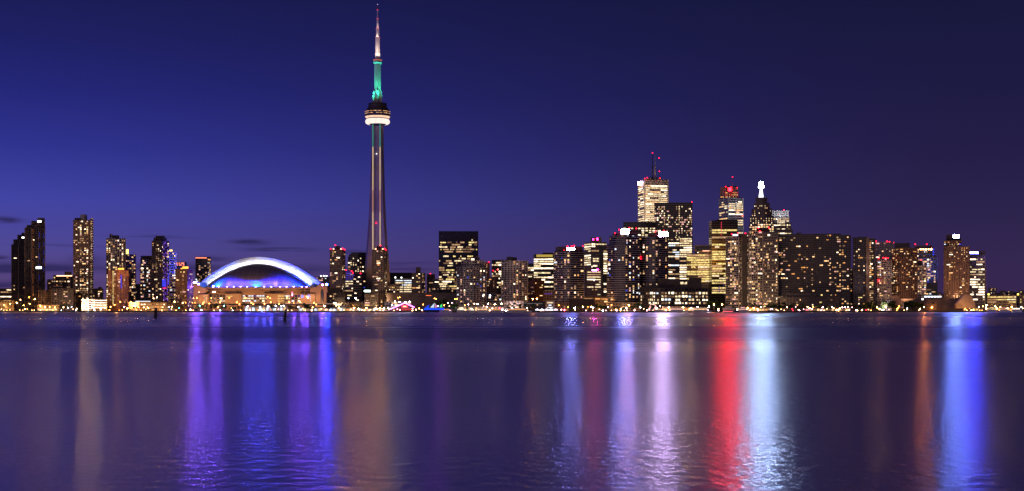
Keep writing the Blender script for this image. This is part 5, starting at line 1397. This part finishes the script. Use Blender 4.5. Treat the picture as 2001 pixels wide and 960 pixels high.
# ship with coloured lit sails
D = SY(850) - 8; s = D / F; O = pt(849, HY, D); O = Vector((O.x, D, 0))
T = thing('sail_ship', 'blue lit ship with white, pink and green glowing sails', 'ship', O)
Q = lambda x, y: Vector(((x - 849) * s, 0, zz(y, D)))
mb = MB(); out = [(-20 * s, -3), (15 * s, -3), (20 * s, 0), (15 * s, 3), (-20 * s, 3)]; mb.prism([(x * .92, y * .7) for x, y in out], -.6, zz(605.5, D), top=out); mb.build('hull', HULLD, T)
mb = MB(); a, c = Q(829, 605.6), Q(868, 602.6); mb.box((a.x, -3.3, a.z), (c.x, -3.05, c.z)); mb.build('hull_light', glow('hull_blue', (.01, .05, 1), 2), T)
for nm, tri, m in (('sail', [(829, 603), (838.5, 595), (838, 603)], glow('sail_blue', (.02, .07, 1), .9)), ('sail', [(840.5, 601.5), (849, 592), (848, 601.5)], glow('sail_white', (.65, .85, 1), .9)), ('sail', [(849, 601.5), (850, 592), (855, 600.5), (854, 601.5)], glow('sail_pink', (1, .45, .65), .6)), ('sail', [(859, 601), (860.5, 596), (863.5, 594.5), (864.5, 601)], glow('sail_green', (.08, 1, .25), .8))):
    f = [Q(x, y) for x, y in tri]; n = len(f); bk = [v + Vector((0, .3, 0)) for v in f]
    mb = MB(); mb.add(f + bk, [list(range(n)), list(range(2 * n - 1, n - 1, -1))] + [[i, n + i, n + (i + 1) % n, (i + 1) % n] for i in range(n)]); mb.build(nm, m, T)
for x, y in ((840, 592), (849.5, 590.5), (858.5, 595)):
    mb = MB(); a = Q(x, 605); mb.tube(a, Q(x, y), .18, .1); mb.build('mast', METAL, T)
nest(T, (('hull_light', 'hull'),))
# white lit tents
TG = 'white tents glowing beside the dark ferry shed'
TENT = glow('tent_fabric', (.9, .86, 1), 2.4)
for k, x in enumerate((1050, 1059, 1068, 1077, 1086)):
    D = SY(x) + 10; s = D / F; O = pt(x, HY, D); O = Vector((O.x, D, LAND))
    T = thing('party_tent', ['first', 'second', 'middle', 'fourth', 'last'][k] + ' glowing white tent from the left on the quay beside the dark ferry shed', 'tent', O, 0, TG)
    w = 4.0 * s; h = 3.0 * s
    mb = MB(); mb.prism([(-w, -w), (w, -w), (w, w), (-w, w)], h * .6, h * .9); mb.prism([(-w, -w), (w, -w), (w, w), (-w, w)], h * .9, h * 1.7, top=[(-.2, -.2), (.2, -.2), (.2, .2), (-.2, .2)]); mb.build('canopy', TENT, T)
    for sx in (-1, 1):
        for sy in (-1, 1):
            mb = MB(); mb.tube((sx * w * .95, sy * w * .95, 0), (sx * w * .95, sy * w * .95, h * .6), .1); mb.build('leg', METAL, T)
# two mooring posts standing in the water
PILE = plain('wet_timber', (.018, .013, .016), .6, scale=1.5)
for px, top, base, lean, lab in ((303.3, 601, 622.5, .35, 'leaning dark mooring post in the water before the ochre arcade pavilion'), (556, 603.5, 628, .7, 'leaning dark mooring post in the water before the stadium')):
    D = CAMH * F / (base - HY); O = pt(px, base, D); O.z = 0
    T = thing('mooring_post', lab, 'post', O, 0, 'mooring posts standing in the water')
    h = (base - top) * D / F; r = 2.6 * D / F
    mb = MB()
    for k, (a, rr, hh) in enumerate(((0, .75, 1.0), (2.1, .62, .93), (4.2, .6, .9))):
        o = Vector((math.cos(a) * r * .45, math.sin(a) * r * .45, 0))
        p0 = o * 1.5 + Vector((0, 0, -1)); p1 = o * .9 + Vector((lean * r, 0, h * hh))
        mb.tube(p0, p0.lerp(p1, .5), r * rr, r * rr * .92, 10); mb.tube(p0.lerp(p1, .5), p1, r * rr * .92, r * rr * .75, 10)
    mb.build('timber', PILE, T)
    mb = MB(); c = Vector((lean * r * .75, 0, h * .75)); mb.lathe([(r * 1.02, c.z), (r * 1.08, c.z + .1), (r * 1.08, c.z + .45), (r * 1.02, c.z + .5)], (c.x, c.y), 14); mb.build('band', METAL, T)
# ------------------------------------------------------------------ land and water
shore = []
for px in range(-900, 2901, 50):
    q = pt(px, HY, SY(min(max(px, 0), 2000)) + (0 if 0 <= px <= 2000 else 40)); shore.append((q.x, q.y))
n = len(shore)
far = [(shore[-1][0] * 5, 16000), (shore[0][0] * 5, 16000)]
vs = [(x, y, LAND) for x, y in shore] + [(x, y, LAND) for x, y in far]
struct('ground', vs, [list(range(len(vs)))], plain('asphalt_and_paving', (.06, .055, .05), .85, scale=.03))
mb = MB()
for i in range(n - 1):
    a, c = Vector(shore[i]), Vector(shore[i + 1]); u = (c - a).normalized(); nn = Vector((u[1], -u[0]))
    p0, p1 = a, c
    mb.add([(*(p0 + nn * .6), -2), (*(p1 + nn * .6), -2), (*(p1 + nn * .6), LAND + .25), (*(p0 + nn * .6), LAND + .25), (*(p0 - nn * .4), LAND + .25), (*(p1 - nn * .4), LAND + .25), (*(p1 - nn * .4), LAND - .4), (*(p0 - nn * .4), LAND - .4)],
           [[0, 1, 2, 3], [3, 2, 5, 4], [4, 5, 6, 7]])
o = mb.build('quay_wall', plain('quay_concrete', (.07, .06, .055), .9, scale=.2)); o['kind'] = 'structure'
# park lawn before the stadium
L0 = [(pt(x, HY, SY(x) + d).x, SY(x) + d) for x, d in ((380, 8), (430, 8), (480, 8), (480, 60), (430, 62), (380, 60))]
struct('lawn', [(x, y, LAND + .12) for x, y in L0], [list(range(6))], plain('lawn_grass', (.05, .09, .02), .9, noise=.5, scale=.4))
# wooded ridge behind the city
rng = random.Random(4); ridge = []; m_ = 90
for i in range(m_ + 1):
    px = -500 + 3000 * i / m_
    y = 586 + 2.5 * math.sin(i * .7) + 1.6 * math.sin(i * 1.9 + 1)
    if px > 1700: y -= min(1, (px - 1700) / 260) * 17 - max(0, (px - 1960) / 60) * 2
    ridge.append((px, y + rng.uniform(-.6, .6)))
vs, fs = [], []
for k, (d, f) in enumerate(((4100, .0), (4600, .72), (5200, 1.0), (6400, .2))):
    for px, y in ridge:
        q = pt(px, HY, d); z = (zz(y, 5200) - LAND) * f + LAND - .5
        vs.append((q.x, d, z))
w_ = m_ + 1
for k in range(3):
    for i in range(m_): fs.append([k * w_ + i, k * w_ + i + 1, (k + 1) * w_ + i + 1, (k + 1) * w_ + i])
struct('hills', vs, fs, plain('dark_woods', (.035, .04, .035), .95, noise=.5, scale=.02))

# water
wm, nt, out = new_mat('lake_water'); N, L = nt.nodes, nt.links
def nd(t, **k):
    x = N.new(t)
    for a, v in k.items(): setattr(x, a, v)
    return x
def mth(op, a, c=None, d=None, clamp=False):
    x = nd('ShaderNodeMath', operation=op); x.use_clamp = clamp
    for i, s in enumerate((a, c, d)):
        if s is None: continue
        if isinstance(s, (int, float)): x.inputs[i].default_value = s
        else: L.new(s, x.inputs[i])
    return x.outputs[0]
geo = nd('ShaderNodeNewGeometry'); sep = nd('ShaderNodeSeparateXYZ'); L.new(geo.outputs['Position'], sep.inputs[0])
X, Y = sep.outputs[0], sep.outputs[1]
# wind lanes: bands of calmer and rougher water lying across the lake
ln = nd('ShaderNodeTexNoise'); ln.inputs['Scale'].default_value = 1; ln.inputs['Detail'].default_value = 3
cv = nd('ShaderNodeCombineXYZ'); L.new(mth('MULTIPLY', X, .004), cv.inputs[0]); L.new(mth('MULTIPLY', Y, .011), cv.inputs[1]); L.new(cv.outputs[0], ln.inputs['Vector'])
wob = mth('MULTIPLY', mth('SUBTRACT', ln.outputs[0], .5), .22)
ly = mth('ADD', mth('LOGARITHM', mth('MAXIMUM', Y, 1.0), 10), wob)
rr = nd('ShaderNodeValToRGB'); cr_ = rr.color_ramp; cr_.interpolation = 'LINEAR'
mrp = nd('ShaderNodeMapRange'); mrp.inputs[1].default_value = 1.3; mrp.inputs[2].default_value = 3.4; L.new(ly, mrp.inputs[0]); L.new(mrp.outputs[0], rr.inputs[0])
def lp(d): return (math.log10(d) - 1.3) / 2.1
def setramp(ramp, stops):
    while len(ramp.elements) > 1: ramp.elements.remove(ramp.elements[-1])
    ramp.elements[0].position = stops[0][0]; ramp.elements[0].color = stops[0][1]
    for p_, c_ in stops[1:]:
        e = ramp.elements.new(p_); e.color = c_
g1 = lambda v: (v, v, v, 1)
setramp(cr_, [(0, g1(.195)), (lp(60), g1(.21)), (lp(125), g1(.245)), (lp(180), g1(.215)), (lp(205), g1(.21)), (lp(250), g1(.31)), (lp(330), g1(.31)), (lp(420), g1(.225)), (lp(590), g1(.22)), (lp(700), g1(.18)), (lp(760), g1(.18)), (lp(920), g1(.28)), (1, g1(.28))])
p = nd('ShaderNodeBsdfPrincipled')
p.inputs['Base Color'].default_value = (.50, .46, .72, 1)
p.inputs['Metallic'].default_value = .2   # long-exposure lake: reflects nearly all of the sky at this grazing view
p.inputs['IOR'].default_value = 2.5; p.inputs['Specular Tint'].default_value = (.84, .78, 1, 1)
L.new(rr.outputs[0], p.inputs['Roughness'])
# ripples
def noise(scale, sx, sy, det, seed=0):
    c = nd('ShaderNodeCombineXYZ'); L.new(mth('MULTIPLY', X, sx), c.inputs[0]); L.new(mth('MULTIPLY', Y, sy), c.inputs[1]); c.inputs[2].default_value = seed
    t = nd('ShaderNodeTexNoise'); t.inputs['Scale'].default_value = scale; t.inputs['Detail'].default_value = det; L.new(c.outputs[0], t.inputs['Vector']); return t.outputs[0]
far = nd('ShaderNodeMapRange', interpolation_type='SMOOTHSTEP'); far.inputs[1].default_value = 50; far.inputs[2].default_value = 170; L.new(Y, far.inputs[0])
h = mth('ADD', noise(1.0, 1.7, 1.15, 4), mth('MULTIPLY', mth('MULTIPLY', noise(1.0, .42, .17, 3, 7), 4.5), far.outputs[0]))
fade = nd('ShaderNodeMapRange'); fade.inputs[1].default_value = 30; fade.inputs[2].default_value = 600; fade.inputs[3].default_value = .15; fade.inputs[4].default_value = .0; L.new(Y, fade.inputs[0])
bp = nd('ShaderNodeBump'); bp.inputs['Distance'].default_value = .35; L.new(h, bp.inputs['Height']); L.new(fade.outputs[0], bp.inputs['Strength'])
L.new(bp.outputs[0], p.inputs['Normal']); L.new(p.outputs[0], out.inputs[0])
struct('water', [(-9000, -3000, 0), (9000, -3000, 0), (9000, 3200, 0), (-9000, 3200, 0)], [[0, 1, 2, 3]], wm)

# ------------------------------------------------------------------ dusk sky
W = bpy.data.worlds.new('World'); SC.world = W; W.use_nodes = True
nt = W.node_tree; N, L = nt.nodes, nt.links; N.clear()
tc = nd('ShaderNodeTexCoord'); sv = nd('ShaderNodeSeparateXYZ'); L.new(tc.outputs['Generated'], sv.inputs[0])
EL = mth('MAXIMUM', sv.outputs[2], 0)
AZ = sv.outputs[0]
def ramp(stops):
    r = nd('ShaderNodeValToRGB'); mr = nd('ShaderNodeMapRange'); mr.inputs[2].default_value = .5; L.new(EL, mr.inputs[0]); L.new(mr.outputs[0], r.inputs[0])
    r.color_ramp.interpolation = 'EASE' if 0 else 'LINEAR'
    setramp(r.color_ramp, [(e / .5, (*srgb(*c), 1)) for e, c in stops]); return r.outputs[0]
west = ramp([(0, (100, 72, 112)), (.018, (90, 70, 126)), (.04, (80, 73, 150)), (.072, (66, 69, 166)), (.108, (47, 51, 145)), (.145, (35, 38, 121)), (.18, (29, 31, 100)), (.215, (25, 26, 83)), (.3, (22, 22, 72)), (.5, (14, 14, 50))])
east = ramp([(0, (56, 38, 78)), (.03, (51, 37, 80)), (.072, (40, 32, 74)), (.108, (34, 27, 69)), (.145, (28, 24, 66)), (.215, (20, 20, 57)), (.3, (19, 17, 50)), (.5, (13, 12, 38))])
fx = nd('ShaderNodeMapRange'); fx.interpolation_type = 'SMOOTHSTEP'; fx.inputs[1].default_value = -.45; fx.inputs[2].default_value = .33; L.new(AZ, fx.inputs[0])
mx = nd('ShaderNodeMix', data_type='RGBA'); L.new(fx.outputs[0], mx.inputs[0]); L.new(west, mx.inputs[6]); L.new(east, mx.inputs[7])
# thin dark cloud streaks low in the west
def cnoise(sx, sz, det, seed):
    c = nd('ShaderNodeCombineXYZ'); L.new(mth('MULTIPLY', AZ, sx), c.inputs[0]); L.new(mth('MULTIPLY', sv.outputs[2], sz), c.inputs[1]); c.inputs[2].default_value = seed
    t = nd('ShaderNodeTexNoise'); t.inputs['Scale'].default_value = 1; t.inputs['Detail'].default_value = det; L.new(c.outputs[0], t.inputs['Vector']); return t.outputs[0]
wisp = cnoise(34, 420, 4, 1.3)
def bandmask(e0, e1, soft):
    a = nd('ShaderNodeMapRange', interpolation_type='SMOOTHSTEP'); a.inputs[1].default_value = e0; a.inputs[2].default_value = e0 + soft; L.new(sv.outputs[2], a.inputs[0])
    c = nd('ShaderNodeMapRange', interpolation_type='SMOOTHSTEP'); c.inputs[1].default_value = e1 - soft; c.inputs[2].default_value = e1; c.inputs[3].default_value = 1; c.inputs[4].default_value = 0; L.new(sv.outputs[2], c.inputs[0])
    return mth('MULTIPLY', a.outputs[0], c.outputs[0])
def blob(px, py, wx, wy, amp):
    a0 = (px - CX) / F; e0 = (HY - py) / F; k = 1 / math.sqrt(1 + a0 * a0); a0 *= k; e0 *= k
    dx = mth('DIVIDE', mth('SUBTRACT', AZ, a0), wx / F); dz = mth('DIVIDE', mth('ADD', mth('SUBTRACT', sv.outputs[2], e0), mth('MULTIPLY', mth('SUBTRACT', wisp, .5), .006)), wy / F)
    r2 = mth('ADD', mth('MULTIPLY', dx, dx), mth('MULTIPLY', dz, dz))
    return mth('MULTIPLY', mth('EXPONENT', mth('MULTIPLY', r2, -1.0)), amp)
cl = None
for a in ((485, 473, 34, 4.5, .55), (545, 486, 60, 3.4, .42), (12, 430, 26, 4.5, .6), (2, 504, 14, 3.5, .5), (100, 524, 70, 9, .5), (0, 524, 40, 10, .5), (170, 507, 30, 8, .3), (330, 523, 120, 7, .42), (580, 528, 140, 9, .34), (420, 505, 30, 4, .35), (90, 555, 120, 8, .25), (0, 560, 60, 8, .35), (120, 480, 70, 2, .22), (800, 516, 50, 3, .3), (780, 527, 90, 3, .3), (700, 492, 40, 3.5, .3), (300, 462, 70, 2, .2), (250, 575, 260, 10, .25)):
    m_ = blob(*a); cl = m_ if cl is None else mth('ADD', cl, m_)
cl = mth('MULTIPLY', cl, mth('ADD', .45, mth('MULTIPLY', wisp, 1.15)), clamp=True)
cc = nd('ShaderNodeMix', data_type='RGBA'); L.new(mth('MINIMUM', mth('MULTIPLY', cl, 1.8), .9), cc.inputs[0]); L.new(mx.outputs[2], cc.inputs[6]); cc.inputs[7].default_value = (*srgb(44, 38, 88), 1)
sky = nd('ShaderNodeTexSky', sky_type='NISHITA'); sky.sun_disc = False
SUN_EL, SUN_AZ = math.radians(8.0), math.radians(205)
sky.sun_elevation = SUN_EL; sky.sun_rotation = SUN_AZ
b1 = nd('ShaderNodeBackground'); b1.inputs['Strength'].default_value = 1.0; L.new(cc.outputs[2], b1.inputs[0])
b2 = nd('ShaderNodeBackground'); b2.inputs['Strength'].default_value = .0004; L.new(sky.outputs[0], b2.inputs[0])
ad = nd('ShaderNodeAddShader'); L.new(b1.outputs[0], ad.inputs[0]); L.new(b2.outputs[0], ad.inputs[1])
wo = nd('ShaderNodeOutputWorld'); L.new(ad.outputs[0], wo.inputs[0])
# weak warm sun from behind, added in place of city light on the facades
s_ = bpy.data.lights.new('sun', 'SUN'); s_.energy = .34; s_.angle = math.radians(50); s_.color = (1, .68, .56)
so = bpy.data.objects.new('sun', s_); COL.objects.link(so)
so.rotation_euler = Vector((.42, .90, -.14)).to_track_quat('-Z', 'Y').to_euler()

# ------------------------------------------------------------------ camera and render
cd = bpy.data.cameras.new('camera'); cam = bpy.data.objects.new('camera', cd); COL.objects.link(cam)
cam.location = (0, 0, CAMH); cam.rotation_euler = (math.pi / 2, 0, 0)
cd.sensor_width = 36; cd.lens = F / 2001 * 36
cd.shift_y = (HY - 480) / 2001
cd.clip_start = .5; cd.clip_end = 40000
SC.camera = cam
SC.view_settings.view_transform = 'Standard'; SC.view_settings.look = 'None'
SC.view_settings.exposure = 0; SC.view_settings.gamma = 1; SC.view_settings.use_curve_mapping = False
SC.render.engine = 'CYCLES'
c = SC.cycles
c.use_denoising = True
try: c.denoiser = 'OPENIMAGEDENOISE'; c.denoising_input_passes = 'RGB_ALBEDO_NORMAL'; c.denoising_prefilter = 'ACCURATE'
except Exception as ex: print(ex)
c.max_bounces = 4; c.diffuse_bounces = 2; c.glossy_bounces = 3; c.transmission_bounces = 2; c.transparent_max_bounces = 4
c.sample_clamp_indirect = 3; c.sample_clamp_direct = 120; c.use_adaptive_sampling = True; c.adaptive_threshold = .008
c.use_light_tree = True
c.caustics_reflective = False; c.caustics_refractive = False
print('windows', NWIN[0], 'objects', len(SC.objects))
